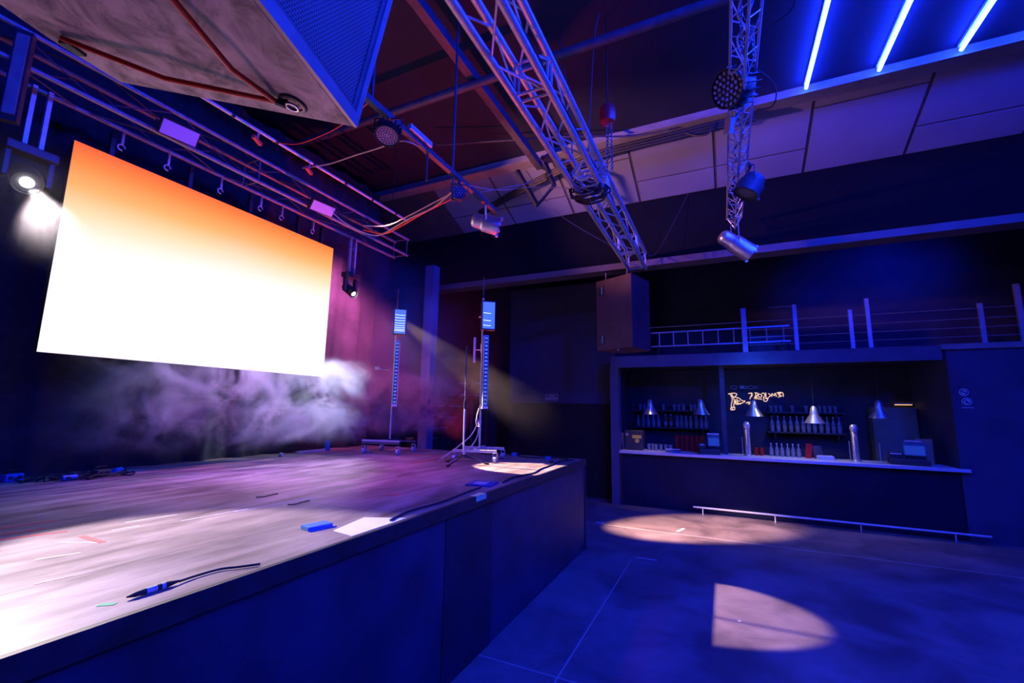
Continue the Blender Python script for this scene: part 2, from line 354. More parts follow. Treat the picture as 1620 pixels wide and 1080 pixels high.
# bent square bracket
bt = MB().path([(-2.95, 6.3, 5.93), (-2.58, 6.3, 5.24), (-2.29, 6.3, 5.53), (-2.45, 6.3, 5.95)], .045, 4)
tag(bt.build('hanging_bracket', blackmetal), 'black bent V-shaped bracket hanging against the soffit panels', 'bracket')

# ------------------------------------------------------------------ stage
st = thing('stage', 'raised stage with worn pale deck and black front panels', 'stage', (-1.87, 0, 0))
off = V((1.87, 0, 0))
def at_st(mb, name, mt, parent=st, **kw):
    mb.v = [tuple(V(p)+off) for p in mb.v]; return mb.build(name, mt, parent, **kw)
deck = MB().box((-6.95, -5.9, 1.17), (-1.865, 6.45, 1.24)); o = deck.build('deck', stage_mat(), st); o.location = off
at_st(MB().box((-1.872, -5.9, 1.155), (-1.845, 6.46, 1.2412)), 'edge_trim', mat('edge_trim', (.02, .022, .03), .55, 0, .5, 9, .2))
at_st(MB().box((-6.95, 6.46, 0), (-1.86, 6.49, 1.235)), 'end_panel', blackpaint)
front = mat('stage_front_paint', (.022, .030, .068), .62, 0, .45, 2.6, .2)  # navy tint adds blue light to the dark front
ys = [-5.9, -3.0, -.2, 2.86, 3.6, 6.47]
for i in range(len(ys)-1):
    dx = (0, .006, .002)[i % 3]
    at_st(MB().box((-1.9, ys[i]+.004, 0.0), (-1.868-dx, ys[i+1]-.004, 1.17)), 'front_panel', mat('darker_front_panel', (.012, .015, .034), .65, 0, .45, 2.6, .2) if abs(ys[i]-2.86) < .01 else front)  # one panel darker than its neighbours
def stage_z(): return 1.24

def lay(name, pts, h, mt, label, cat, z=1.2405, group=None):
    """thin tape strip laid on the deck from its outline"""
    mb = MB().prism(pts, z, z+h); o = mb.build(name, mt); return tag(o, label, cat, group)
def strip(x0, y0, x1, y1, wd):
    d = V((x1-x0, y1-y0)); n = V((-d.y, d.x)).normalized()*wd/2
    return [(x0+n.x, y0+n.y), (x0-n.x, y0-n.y), (x1-n.x, y1-n.y), (x1+n.x, y1+n.y)]
tred = mat('red_tape', (.8, .06, .06), .6, 0, .1, 30); twhite = mat('white_tape', (.85, .85, .85), .6, 0, .08, 30)
tyel = mat('faded_yellow_tape', (.7, .55, .3), .6, 0, .1, 30); tgrn = mat('green_tape', (.05, .5, .18), .6, 0, .1, 30)
tlime = mat('lime_tape', (.8, .98, .4), .6, 0, .05, 30); tsal = mat('salmon_tape', (.8, .35, .25), .6, 0, .1, 30)
T = [(-3.72, 1.0, -3.66, 1.36, .018, tred, 'long red tape line farthest from the stage edge at left'),
     (-3.56, .95, -3.48, 1.25, .018, tred, 'middle red tape line at the left of the deck'),
     (-3.44, .9, -3.31, 1.28, .022, tred, 'red tape line nearest the stage edge at left'),
     (-3.13, 1.27, -2.90, 1.27, .028, tred, 'short thick red tape mark lying across the deck'),
     (-3.08, 1.17, -2.92, 1.25, .010, twhite, 'thin white tape mark beside the thick red mark'),
     (-2.84, 1.00, -2.79, 1.14, .018, tyel, 'yellowish tape mark on the near deck'),
     (-2.47, .88, -2.46, .99, .018, tsal, 'salmon tape mark near the stage edge'),
     (-3.13, 1.40, -3.10, 1.52, .010, twhite, 'small white tape dash beyond the thick red mark'),
     (-3.26, 1.52, -3.22, 1.78, .012, twhite, 'white tape dash on the middle of the deck at left'),
     (-3.6, 4.71, -3.72, 5.5, .022, tred, 'long red tape line near the wheeled stands'),
     (-4.3, 5.5, -3.78, 5.62, .022, tred, 'red tape piece beside the cable hooks at the far end'),
     (-2.53, 2.97, -2.42, 3.02, .03, tred, 'small crumpled red tape scrap on mid deck'),
     (-2.98, 2.0, -2.93, 2.6, .008, twhite, 'thin white scratch tape line along mid deck'),
     (-3.02, 1.7, -2.99, 2.1, .008, twhite, 'faint white tape line left of the blue box')]
for x0, y0, x1, y1, wd, mt, lb in T: lay('tape_mark', strip(x0, y0, x1, y1, wd), .001, mt, lb, 'tape')
lay('tape_mark', strip(-2.03, .90, -1.99, .935, .022), .001, tgrn, 'small green tape square at the near stage edge', 'tape')
tl = MB().box((-1.905, 3.25, 1.2405), (-1.842, 3.42, 1.2425)).box((-1.8448, 3.25, 1.20), (-1.842, 3.42, 1.2425))
tag(tl.build('tape_mark', tlime), 'bright lime green tape folded over the stage edge', 'tape')
lay('beam_edge_patch', [(-2.06, 1.98), (-1.885, 1.95), (-1.885, 2.42), (-2.13, 2.30)], .002, mat('beam_edge_white', (.85, .83, .8), .5, 0, .05, 9), 'crisp edge of the light beam beside the blue box, laid as a pale patch', 'board')  # light of the beam edge laid on the deck as a pale patch

for x0, y0, x1, y1, wd, lb in ((-1.17, 6.44, -.89, 6.45, .03, 'white tape strip on the dark floor just past the stage corner'), (-2.12, 8.02, -1.98, 8.05, .07, 'white tape square at the left end of the warm light pool'),
                               (-.78, 8.1, -.70, 8.35, .05, 'white tape cross piece in the middle of the warm light pool'), (.03, 5.02, .05, 5.04, .02, 'tiny white paper scrap in the pink light patch on the floor')):
    lay('floor_tape', strip(x0, y0, x1, y1, wd), .001, twhite, lb, 'tape', z=.0005)
# blue box on the stage edge
bx = thing('stomp_box', 'small bright blue flat box on the stage edge', 'box', (-2.19, 1.98, 1.2405), math.radians(-14))
MB().box((-.045, -.075, 0), (.045, .075, .022)).build('body', bluecase, bx, bevel=.003)
MB().box((.05, -.07, 0), (.062, .09, .006)).build('lid_strip', bluecase, bx)
# floor pedal near lime tape
fp = thing('floor_box', 'flat blue floor box with paler lid near the lime tape', 'floor box', (-2.09, 3.78, 1.2405), math.radians(8))
MB().box((-.12, -.11, 0), (.12, .15, .012)).build('base_plate', mat('deep_blue_plate', (.03, .07, .3), .5), fp)
MB().box((-.06, -.09, .0125), (.07, .05, .02)).build('lid', mat('pale_blue_lid', (.35, .4, .6), .5), fp)
# cable connector near edge
cc = thing('cable_connector', 'dark inline cable connector with pale printed sleeve on the stage edge', 'connector', (-1.99, 1.05, 1.252))
MB().lathe([(.003, -.085), (.009, -.06), (.011, -.03), (.011, .05), (.008, .065), (.004, .09)], 12, Matrix.Rotation(-pi/2, 4, 'X')).build('sleeve', rubber, cc, smooth=True)
MB().lathe([(.0113, -.025), (.0113, .01)], 12, Matrix.Rotation(-pi/2, 4, 'X')).build('printed_band', mat('pale_blue_print', (.45, .6, .85), .5), cc)
MB().lathe([(.0113, .025), (.0113, .038)], 12, Matrix.Rotation(-pi/2, 4, 'X')).build('printed_band', MATS['pale_blue_print'], cc)
def cable(pts, r, mt, label, cat='cable', k=6, group=None, name='cable'):
    mb = MB().path(smoothpts(pts, k), r, 6); return tag(mb.build(name, mt, smooth=True), label, cat, group)
cable([(-1.99, 1.14, 1.250), (-2.0, 1.22, 1.248), (-1.99, 1.3, 1.248), (-1.95, 1.35, 1.248), (-1.9, 1.42, 1.248)], .005, rubber, 'thin dark cable leading from the inline connector along the stage edge')
cable([(-1.915, 2.30, 1.249), (-1.97, 2.55, 1.249), (-1.95, 2.9, 1.249), (-1.99, 3.37, 1.249), (-2.0, 3.6, 1.249)], .007, rubber, 'black cable along the stage edge left of the lime tape')
cable([(-1.95, 3.95, 1.249), (-2.0, 4.3, 1.249), (-1.94, 4.7, 1.249), (-1.99, 5.0, 1.249), (-2.02, 5.5, 1.249), (-2.06, 5.95, 1.249), (-1.95, 6.2, 1.249)], .008, rubber, 'black cable along the far stage edge across the bright patch')
for i, (x, y) in enumerate([(-3.25, 2.42), (-2.82, 2.36)]):
    cable([(x-.03, y-.06, 1.246), (x, y-.02, 1.2465), (x-.01, y+.03, 1.2465), (x-.02, y+.12, 1.246)], .004, rubber, ('short black cable scrap on mid deck, the farther one', 'short black cable scrap on mid deck nearer the edge')[i])
# metal bracket on the stage front, near
hb = thing('hinge_bracket', 'small pale metal bracket on the stage front at lower left', 'bracket', (-1.868, .62, 1.115))
MB().box((0, -.045, -.007), (.014, .045, .007)).build('plate', alu, hb)
MB().tube((.012, .04, 0), (.026, .04, 0), .008).build('bolt', alu, hb)

# screen
scr = thing('led_screen', 'large glowing LED screen with orange to white picture behind the stage', 'screen', (-5.2, 3.1, 2.36))
o_ = V((5.2, -3.1, -2.36))
o = MB().add([(-5.2, 1.62, 2.36), (-5.2, 4.6, 2.36), (-5.2, 4.6, 4.295), (-5.2, 1.62, 4.295)], [(0, 1, 2, 3)]).build('picture', screen_mat(), scr); o.location = o_
MB().box((-5.28, 1.62, 2.36), (-5.203, 4.6, 4.295)).build('housing', plastic, scr).location = o_
for y in (1.9, 2.6, 3.3, 4.0, 4.4):
    MB().box((-5.27, y-.02, 4.295), (-5.22, y+.02, 4.56)).build('hanging_strap', blackmetal, scr).location = o_

# curtain
def curtain(x, y0, y1, z0, z1, amp, mt, label):
    mb = MB(); n = int((y1-y0)/.03); rows = 8; vs = []
    for j in range(rows+1):
        f = j/rows
        for i in range(n+1):
            y = y0+(y1-y0)*i/n
            d = amp*(sin(y*11+1.3*sin(y*2.1))+.5*sin(y*23.7+.8)+.6*sin(y*4.3+f*1.8))
            vs.append((x+d*(1-.35*f), y+.05*sin(3*f+y), z0+(z1-z0)*f))
    fs = []
    for j in range(rows):
        for i in range(n): a = j*(n+1)+i; fs.append((a, a+1, a+n+2, a+n+1))
    mb.add(vs, fs); return tag(mb.build('stage_curtain', mt, smooth=True), label, 'curtain')
curtain(-5.98, -5.5, 6.3, 1.243, 6.1, .045, fabric, 'long black pleated curtain hanging behind the screen')

# ------------------------------------------------------------------ trusses
def box_truss(name, label, x, z, y0, y1, wd, r, rb, step, mt, apex=False, frames=(), lace=None):
    t = thing(name, label, 'truss', (x, y0, z)); Ln = y1-y0; h = wd/2
    if apex: cs = [(-h, 0), (h, 0), (0, -wd*.85)]
    else: cs = [(-h, 0), (h, 0), (h, wd), (-h, wd)]
    for cx, cz in cs: MB().tube((cx, 0, cz), (cx, Ln, cz), r, 14).build('chord', mt, t, smooth=True)
    m_ = len(cs)
    for a in range(m_):
        c0, c1 = cs[a], cs[(a+1) % m_]; mb = MB(); n = int(Ln/step)
        for i in range(n):
            ya, yb = i*step+.02*(a % 2), (i+1)*step-.02
            p, q = (c0, c1) if i % 2 == 0 else (c1, c0)
            mb.tube((p[0], ya, p[1]), (q[0], yb, q[1]), rb, 6)
        mb.build('lacing', lace or mt, t, smooth=True)
    for yf in frames:
        for a in range(m_):
            c0, c1 = cs[a], cs[(a+1) % m_]
            MB().tube((c0[0], yf, c0[1]), (c1[0], yf, c1[1]), rb*1.3, 6).build('cross_bar', mt, t, smooth=True)
    return t
box_truss('box_truss', 'large silver box truss running from overhead to the flown speaker', -1.21, 4.35, .6, 7.5, .275, .030, .0085, .46, alu, frames=(.03, 2.2, 2.28, 4.1, 4.18, 6.0, 6.08, 6.87))
box_truss('triangular_truss', 'slim silver triangular truss hanging over the dance floor', .31, 5.0, 1.2, 7.5, .21, .012, .006, .19, alu, apex=True, frames=(.03, 1.5, 3.0, 4.5, 6.27))
box_truss('screen_truss', 'dark box truss carrying the LED screen', -5.045, 4.59, .4, 5.95, .29, .023, .006, .62, darkalu, frames=(.03, 2.75, 5.52), lace=darkpaint)
hp = thing('lighting_pipe', 'blue-lit pipe with lamps clamped below the ceiling rail', 'pipe', (-2.42, 3.4, 4.36))
MB().cbox((0, 0, 0), (.05, 2.35, .05)).build('pipe', alu if False else darkpaint, hp)
for y in (-1.0, .18): MB().tube((0, y, .02), (0, y, 1.85), .014, 8).build('drop_rod', darkpaint, hp)
for y in (-.25, .2): MB().tube((0, y, -.02), (0, y, -.3), .010, 8).build('stub_rod', darkpaint, hp)
MB().cbox((.04, -.42, .04), (.04, .32, .05)).build('clamped_tube_light', alu, hp)
lp = thing('front_lighting_pipe', 'thin pipe above the screen truss with small floodlights', 'pipe', (-4.55, 3.6, 4.98))
MB().tube((0, -2.9, 0), (0, 1.9, 0), .02, 10).build('pipe', alu, lp, smooth=True)
for y in (-2.2, .2, 1.5): MB().tube((0, y, 0), (0, y, 1.25), .006, 6).build('drop_wire', blackmetal, lp)
for i in range(9):
    y = -2.6+i*.52; MB().tube((0, y, 0), (0, y+.03, 0), .027, 10).build('collar', rubber, lp)

# half couplers hanging under the screen truss
hc = thing('hook_clamp', 'small metal hook clamp hanging under the screen truss', 'clamp', (-5.19, 1.95, 4.56), 0, 'hook clamps under the screen truss')
MB().cbox((0, 0, -.06), (.03, .02, .12)).build('stem', alu, hc)
MB().path([(0, .03*cos(a), -.15+.03*sin(a)) for a in [i*pi/5 for i in range(9)]], .008, 6).build('hook', alu, hc)
for y in (2.35, 2.9, 3.4, 3.7, 4.2, 5.0): copy_tree(hc, (-5.19, y, 4.56))

# ------------------------------------------------------------------ fixtures
def par_can(label, loc, d, L=.30, R=.095, mt=chrome, hang=.26, group=None, name='par_can'):
    t = thing(name, label, 'stage light', M=aim(loc, d), group=group)
    prof = [(.012, L*.5), (R*.45, L*.49), (R*.75, L*.42), (R*.82, L*.34), (R*.84, L*.12), (R*.9, L*.10), (R, L*.06), (R, -L*.5), (R*.97, -L*.5), (R*.97, -L*.44)]
    MB().lathe(prof, 24).build('housing', mt, t, smooth=True)
    MB().lathe([(R*.93, -L*.40), (R*.9, -L*.43), (R*.3, -L*.45), (.001, -L*.455)], 20).build('lens', mat('lamp_lens', (.2, .2, .22), .12, 0, .2, 30), t, smooth=True)
    g = MB()
    for a in range(4): g.cbox((R*1.02*cos(a*pi/2), R*1.02*sin(a*pi/2), -L*.5), (.03, .03, .03))
    g.build('gel_clip', mt, t)
    inv = t.matrix_world.inverted(); upv = (inv.to_3x3() @ V((0, 0, 1))).normalized()
    sd = V((0, 0, 1)).cross(upv).normalized() if abs(upv.z) < .98 else V((1, 0, 0))
    y = MB()
    a = sd*(R+.012); top = upv*hang
    for s in (-1, 1): y.path([a*s, a*s+upv*hang*.8, top+a*s*.5], .008, 6)
    y.path([top+a*.5, top-a*.5], .012, 6); y.build('yoke', mt, t)
    MB().path([top, top+upv*.07], .018, 8).build('clamp', blackmetal, t)
    return t
par_can('silver par can lamp hanging at the far end of the lighting pipe', (-2.42, 4.30, 4.10), (.84, .5, -.25), .34, .105, chrome, .2)
par_can('long silver par can hanging below the slim truss end', (.28, 6.9, 4.36), (.76, .25, -.58), .52, .13, chrome, .40)
par_can('dark round par can under the middle of the slim truss', (.44, 5.75, 4.68), (-.45, -.1, -.8), .26, .15, darkpaint, .22)

def led_par(label, loc, d, R=.12, L=.12, rings=3, hang=.2, body=blackmetal, ledm=None):
    t = thing('led_par', label, 'stage light', M=aim(loc, d))
    MB().lathe([(R*.55, L*.9), (R*.8, L*.7), (R, L*.1), (R, -L*.35), (R*.93, -L*.35), (R*.93, -L*.2), (.001, -L*.2)], 28).build('housing', body, t, smooth=True)
    f = MB()
    for i in range(18):
        a = 2*pi*i/18; M_ = Matrix.Rotation(a, 4, 'Z'); f.box((R*.75, -.004, -L*.05), (R*1.1, .004, L*.75), M_)
    f.build('cooling_fins', body, t)
    l = MB(); pts = [(0, 0)]
    for r_ in range(1, rings+1): pts += [(R*.85*r_/rings*.95*cos(2*pi*i/(6*r_)), R*.85*r_/rings*.95*sin(2*pi*i/(6*r_))) for i in range(6*r_)]
    for x, y in pts: l.lathe([(R*.09, -L*.2), (R*.1, -L*.26), (R*.05, -L*.3)], 8, Matrix.Translation((x, y, 0)))
    l.build('led_lenses', ledm or mat('led_lens', (.75, .55, .6), .25, 0, .1, 30), t, smooth=True)
    inv = t.matrix_world.inverted(); upv = (inv.to_3x3() @ V((0, 0, 1))).normalized(); sd = V((0, 0, 1)).cross(upv).normalized() if abs(upv.z) < .98 else V((1, 0, 0))
    a = sd*(R+.015); MB().path([a, a+upv*hang, -a+upv*hang, -a], .009, 6).build('yoke', body, t)
    MB().path([upv*hang, upv*(hang+.06)], .02, 8).build('clamp', body, t)
    return t
led_par('large finned LED par clamped on the slim truss', (.22, 4.20, 4.93), (-.62, -.65, -.42), .17, .22, 3, .16)
led_par('round LED lamp with gridded face behind the big speaker corner', (-2.42, 2.60, 4.20), (.15, -.35, -.92), .10, .10, 4, .14)
led_par('small blue-lit LED lamp in the middle of the lighting pipe', (-2.42, 3.72, 4.20), (.55, -.75, -.1), .075, .08, 2, .1, darkpaint)
# square white diffuser under the big led par
wf = thing('small_floodlight', 'small floodlight with pink reflecting face below the finned LED par', 'stage light', M=aim((.17, 4.36, 4.66), (-.8, -.5, -.1), .5))
MB().box((-.05, -.07, 0), (.05, .07, .04)).build('housing', whitepaint, wf)
MB().path([(0, 0, .04), wf.matrix_world.inverted() @ V((.30, 4.40, 4.82))], .012, 6).build('clamp_arm', alu, wf)
MB().box((-.045, -.065, -.004), (.045, .065, 0)).build('face', mat('pink_diffuser', (.85, .45, .45), .5, 0, .05, 9), wf)

def flood(label, loc, w_, h_, mt):
    t = thing('floodlight_panel', label, 'stage light', M=aim(loc, (.75, -.12, -.62)))
    R_ = Matrix.Rotation(pi/2, 4, 'Z')
    MB().box((-w_/2-.012, -h_/2-.012, 0), (w_/2+.012, h_/2+.012, .06)).build('housing', blackmetal, t)
    MB().box((-w_/2, -h_/2, -.006), (w_/2, h_/2, 0)).build('diffuser', mt, t)
    MB().path([(-w_/2-.02, 0, .03), (-w_/2-.02, 0, .14), (w_/2+.02, 0, .14), (w_/2+.02, 0, .03)], .007, 6).build('yoke', blackmetal, t)
    tgt = t.matrix_world.inverted() @ V((-4.9, loc[1], 4.6)); MB().path([(0, 0, .14), tgt], .010, 6).build('clamp_arm', blackmetal, t)
    return t
purp = mat('violet_diffuser', (.55, .42, .8), .5, 0, .06, 6); pinkd = mat('rosy_diffuser', (.85, .6, .72), .5, 0, .06, 6)
flood('violet-lit panel floodlight above the left of the screen', (-4.70, 2.19, 4.58), .30, .14, purp)
flood('pink-lit panel floodlight above the right of the screen', (-4.70, 3.93, 4.55), .31, .13, pinkd)
def small_bar(label, loc, rz):
    t = thing('clamp_lamp', label, 'clamp lamp', loc, rz)
    MB().cbox((0, 0, 0), (.035, .16, .035)).build('housing', mat('red_housing', (.6, .08, .08), .5), t)
    MB().path([(0, 0, .02), (0, .02, .14)], .012, 6).build('clamp', alu, t)
small_bar('small red-lit clamp lamp left on the front pipe', (-4.55, 2.86, 4.86), .5)
small_bar('small red-lit clamp lamp right on the front pipe', (-4.55, 3.55, 4.86), .5)

glow = emis('lamp_glow', (1, .95, 1), 90)
def head(label, loc, d, top, big):
    t = thing('moving_head', label, 'stage light', loc)
    d = V(d).normalized(); M_ = aim((0, 0, 0), d)
    R = .10 if big else .07
    MB().lathe([(R*.5, .14), (R*.85, .12), (R, .05), (R, -.10), (R*.92, -.12), (R*.92, -.095), (.01, -.095)], 24, M_).build('head', blackmetal, t, smooth=True)
    o = MB().lathe([(R*.42, -.100), (R*.40, -.104), (.001, -.106)], 20, M_).build('lens', glow, t)
    MB().box((-.035, -R-.05, -.03), (.035, -R-.012, .2)).build('yoke_arm', plastic, t, bevel=.008)
    MB().box((-.035, R+.012, -.03), (.035, R+.05, .2)).build('yoke_arm', plastic, t, bevel=.008)
    MB().box((-.07, -R-.06, .19), (.07, R+.06, .27)).build('base', plastic, t, bevel=.01)
    for y in (-.05, .05): MB().box((-.02, y-.015, .27), (.02, y+.015, top)).build('clamp', alu, t)
    return t
head('moving head glaring white left of the screen', (-5.16, 1.36, 3.78), (.75, -.1, -.55), .82, True)
head('moving head with small white point of light right of the screen', (-5.16, 4.94, 3.73), (.72, .1, -.6), .84, False)

# light bar at left edge hanging vertically
vb = thing('hanging_light_bar', 'ribbed blue-lit light bar hanging at the upper left edge', 'light bar', (-4.84, 1.12, 4.42), -.6)
MB().box((-.06, -.05, -.35), (.0, .05, .42)).build('housing', plastic, vb)
MB().box((.0, -.035, -.3), (.012, .035, .38)).build('ribbed_face', mat('ribbed_face', (.3, .3, .33), .4), vb)

# tubes on the ceiling
tubem = emis('blue_neon_tube', (.009, .034, 1), 165)
tubes = [(1.19, 6.33), (1.95, 6.33), (2.71, 6.33), (3.47, 6.33), (4.23, 6.33)]
names = ['leftmost of the glowing blue-white ceiling tubes', 'middle one of the three glowing ceiling tubes', 'rightmost visible glowing ceiling tube', None, None]
for i, (x, y) in enumerate(tubes):
    if i < 3: lb = names[i]
    else: lb = ('glowing ceiling tube just right of the view', 'farthest right glowing ceiling tube, out of the view')[i-3]
    t = thing('tube_light', lb, 'tube light', (x, y, 6.16), 0, 'blue ceiling tubes')
    MB().tube((0, 0, 0), (0, -5.6, 0), .021, 12).build('tube', tubem, t, smooth=True)
    MB().box((-.02, -5.62, .05), (.02, .02, .088)).build('mounting_rail', whitepaint, t)

# ------------------------------------------------------------------ cables in the rigging
cable([(-4.70,4.08,4.57),(-4.50,4.13,4.40),(-4.20,4.18,4.23),(-4.00,4.26,4.19),(-3.70,4.22,4.24),(-3.30,4.03,4.21),(-2.90,3.98,4.27),(-2.45,3.77,4.34)], .009, palecable, 'pale cable sagging from the pink floodlight to the lighting pipe')
cable([(-4.50,4.47,4.49),(-4.10,4.51,4.44),(-3.50,4.27,4.39),(-2.90,4.10,4.42),(-2.45,3.89,4.38)], .008, palecable, 'upper pale cable between the screen truss and lighting pipe')
cable([(-4.52,4.5,4.44),(-4.10,4.45,4.30),(-3.7,4.3,4.27),(-3.1,4.1,4.30),(-2.45,3.95,4.34)], .010, redcable, 'red cable sagging between the two pale cables')
cable([(-4.70,3.57,4.94),(-4.20,3.54,4.86),(-3.60,3.36,4.72),(-3.00,3.08,4.49),(-2.50,2.87,4.32),(-2.42,3.04,4.34)], .007, palecable, 'orange-lit cable rising behind the big speaker to the pipe')
cable([(-4.60,3.07,4.98),(-4.20,3.09,4.86),(-3.60,2.93,4.71),(-3.00,2.66,4.50),(-2.42,2.4,4.38)], .005, redcable, 'thin red cable just below the big speaker corner')
cable([(-2.40,4.13,4.40),(-2.20,4.38,4.54),(-1.90,4.63,4.69),(-1.36,4.32,4.64)], .004, palecable, 'thin pale upper cable from lighting pipe to box truss')
cable([(-2.40,3.82,4.34),(-2.20,4.22,4.43),(-1.90,4.44,4.51),(-1.36,4.44,4.38)], .004, palecable, 'thin pale lower cable from lighting pipe to box truss')
cable([(-2.83,6.40,5.96),(-2.40,6.70,5.27),(-1.68,7.30,4.81),(-1.36,7.45,4.64)], .005, darkpaint, 'thin straight wire falling toward the far end of the box truss')
cable([(-.35,7.84,5.75),(-.87,7.50,4.62),(-1.07,7.45,4.62)], .004, darkpaint, 'thin guy wire right of the box truss end')
cable([(-1.0,4.17,6.2),(-1.07,4.2,5.9),(-1.15,4.2,4.63)], .006, darkpaint, 'thin cable dropping from the crossing pipe onto the box truss')
cable([(-1.5,4.3,6.2),(-1.40,4.3,5.4),(-1.35,4.3,4.64)], .006, darkpaint, 'thin cable beside the left chord of the box truss')
cable([(-3.84,5.20,5.99),(-2.83,5.60,6.04),(-1.89,6.00,6.10),(-1.06,6.33,6.08),(-.52,6.34,6.04)], .014, darkpaint, 'thin blue-lit conduit under the ceiling before the soffit')
for i, dz in enumerate((0, .05, -.045)):
    cable([(-4.26,7.3,5.82+dz),(-3.34,6.98,5.91+dz),(-2.17,6.62,5.99+dz),(-1.47,6.50,6.01+dz),(-.70,6.48,6.01+dz),(.1,6.46,6.01+dz),(.6,6.46,6.01+dz)], .028, rubber, ('middle black cable of the bundle under the soffit beam', 'top black cable of the bundle under the soffit beam', 'lowest black cable of the bundle under the soffit beam')[i])
cable([(.05,6.4,6.02),(.0,6.4,5.88),(-.15,6.42,5.9),(-.3,6.45,6.0)], .012, rubber, 'black cable loop hanging under the soffit beam near the slim truss')
cable([(.4,3.1,5.0),(.56,3.15,4.9),(.58,3.25,4.75),(.45,3.3,4.7)], .006, rubber, 'cable loop bulging from the slim truss, upper one')
cable([(.42,4.1,4.98),(.56,4.2,4.85),(.55,4.3,4.72),(.42,4.35,4.75)], .006, rubber, 'cable loop bulging from the slim truss beside the LED par')
# cables strapped to chords
for (dx, dz, y0, y1, lb) in ((-.128, .045, .7, 7.2, 'black cable strapped along the left chord of the box truss'), (.15, .05, .7, 7.0, 'black cable strapped along the right chord of the box truss')):
    pts = [(-1.21+dx+.008*sin(i*1.9), y0+(y1-y0)*i/26, 4.35+dz+.01*sin(i*2.7)) for i in range(27)]
    cable(pts, .007, rubber, lb, k=2)
pts = [(.31+.04*sin(i*1.3), 1.4+5.9*i/40, 5.02+.02*sin(i*2.1)) for i in range(41)]
cable(pts, .010, rubber, 'dark cable snaking inside the slim truss', k=3)
pts = [(.27+.03*sin(i*2.3), 1.4+4.9*i/40, 4.93+.03*cos(i*1.7)) for i in range(41)]
cable(pts, .008, alu, 'grey cable snaking inside the slim truss', k=3)
# coil of cable on the box truss
def coil(center, R, n, r, mt, label, seed, flat=.5, axis='Y'):
    rd = random.Random(seed); pts = []
    for i in range(n*14):
        a = 2*pi*i/14; rr = R*(1+.22*sin(a*.37+seed)+.12*rd.uniform(-1, 1))
        pts.append((center[0]+rr*cos(a), center[1]+.12*sin(a*.21)+.03*rd.uniform(-1, 1), center[2]+flat*rr*sin(a)))
    return cable(pts, r, mt, label, k=2, name='cable_coil')
coil((-1.22, 4.45, 4.32), .17, 8, .011, rubber, 'tangled coil of cable tied round the box truss', 3, .45)
coil((-1.15, 4.25, 4.4), .13, 5, .009, alu, 'grey cable loops beside the coil on the box truss', 5, .6)
# chain hoist with red body
ch = thing('chain_hoist', 'round red chain hoist hanging over the box truss', 'chain hoist', (-.93, 3.5, 4.40))
ch.location = (-.96, 4.3, 5.06)
MB().lathe([(.03, -.09), (.075, -.08), (.085, -.02), (.085, .07), (.07, .1), (.02, .11)], 20).build('motor_body', mat('red_enamel', (.6, .02, .03), .4, 0, .1, 8), ch, smooth=True)
MB().tube((0, 0, .1), (0, 0, 1.19), .008, 6).build('hook_wire', blackmetal, ch)
def chain(mb, p0, p1, n, lr=.014, th=.004):
    p0, p1 = V(p0), V(p1); d = (p1-p0).normalized(); s_ = d.orthogonal().normalized(); s2 = d.cross(s_)
    for i in range(n):
        c = p0+(p1-p0)*(i+.5)/n; a = s_ if i % 2 else s2; hl = (p1-p0).length/n*.68
        mb.path([c+d*hl*sin(t)+a*lr*cos(t) for t in [k*pi/4 for k in range(9)]], th, 4)
    return mb
cb = MB(); chain(cb, (.0, 0, -.09), (-.02, 0, -.66), 24); chain(cb, (.035, 0, -.09), (.04, -.02, -.66), 24); cb.build('load_chain', chainm, ch)
cb = MB(); chain(cb, (.36, 3.6, 5.0), (.36, 3.62, 4.7), 14, .012); chain(cb, (.27, 3.3, 5.0), (.27, 3.5, 4.7), 14, .012)
tag(cb.build('safety_chain', chainm), 'loose chain lengths hanging inside the slim truss', 'chain')

# ------------------------------------------------------------------ flown speaker at truss end
ax = V((-.90, .43, 0)).normalized(); ay = V((.43, .90, 0)).normalized()
P = V((-1.26, 7.16, 0))
Msp = Matrix((( ax.x, ay.x, 0, P.x), (ax.y, ay.y, 0, P.y), (0, 0, 1, 2.96), (0, 0, 0, 1)))
sp = thing('hanging_speaker', 'tall dark speaker cabinet hanging under the far end of the box truss', 'speaker', M=Msp)
spw = mat('speaker_paint', (.10, .035, .05), .5, 0, .3, 3, .1)
MB().prism([(0, 0), (.74, 0), (.66, .62), (.10, .66)], 0, 1.24).build('cabinet', spw, sp, bevel=.012)
for z in (.10, .96):
    MB().box((.56, -.006, z), (.70, .0, z+.17)).build('rigging_plate', blackmetal, sp)
    MB().box((.60, -.016, z+.02), (.612, -.006, z+.15)).build('fly_track', alu, sp)
    MB().box((.65, -.016, z+.02), (.656, -.006, z+.15)).build('fly_track', mat('dull_steel', (.2, .2, .22), .4, .8), sp)
for x, y in ((.15, .1), (.6, .1), (.35, .5)): MB().tube((x, y, 1.24), (x, y, 1.39), .008, 6).build('hanging_wire', alu, sp)
MB().tube((.3, .02, -.03), (.3, .02, 0), .014, 8).build('foot_bolt', alu, sp)

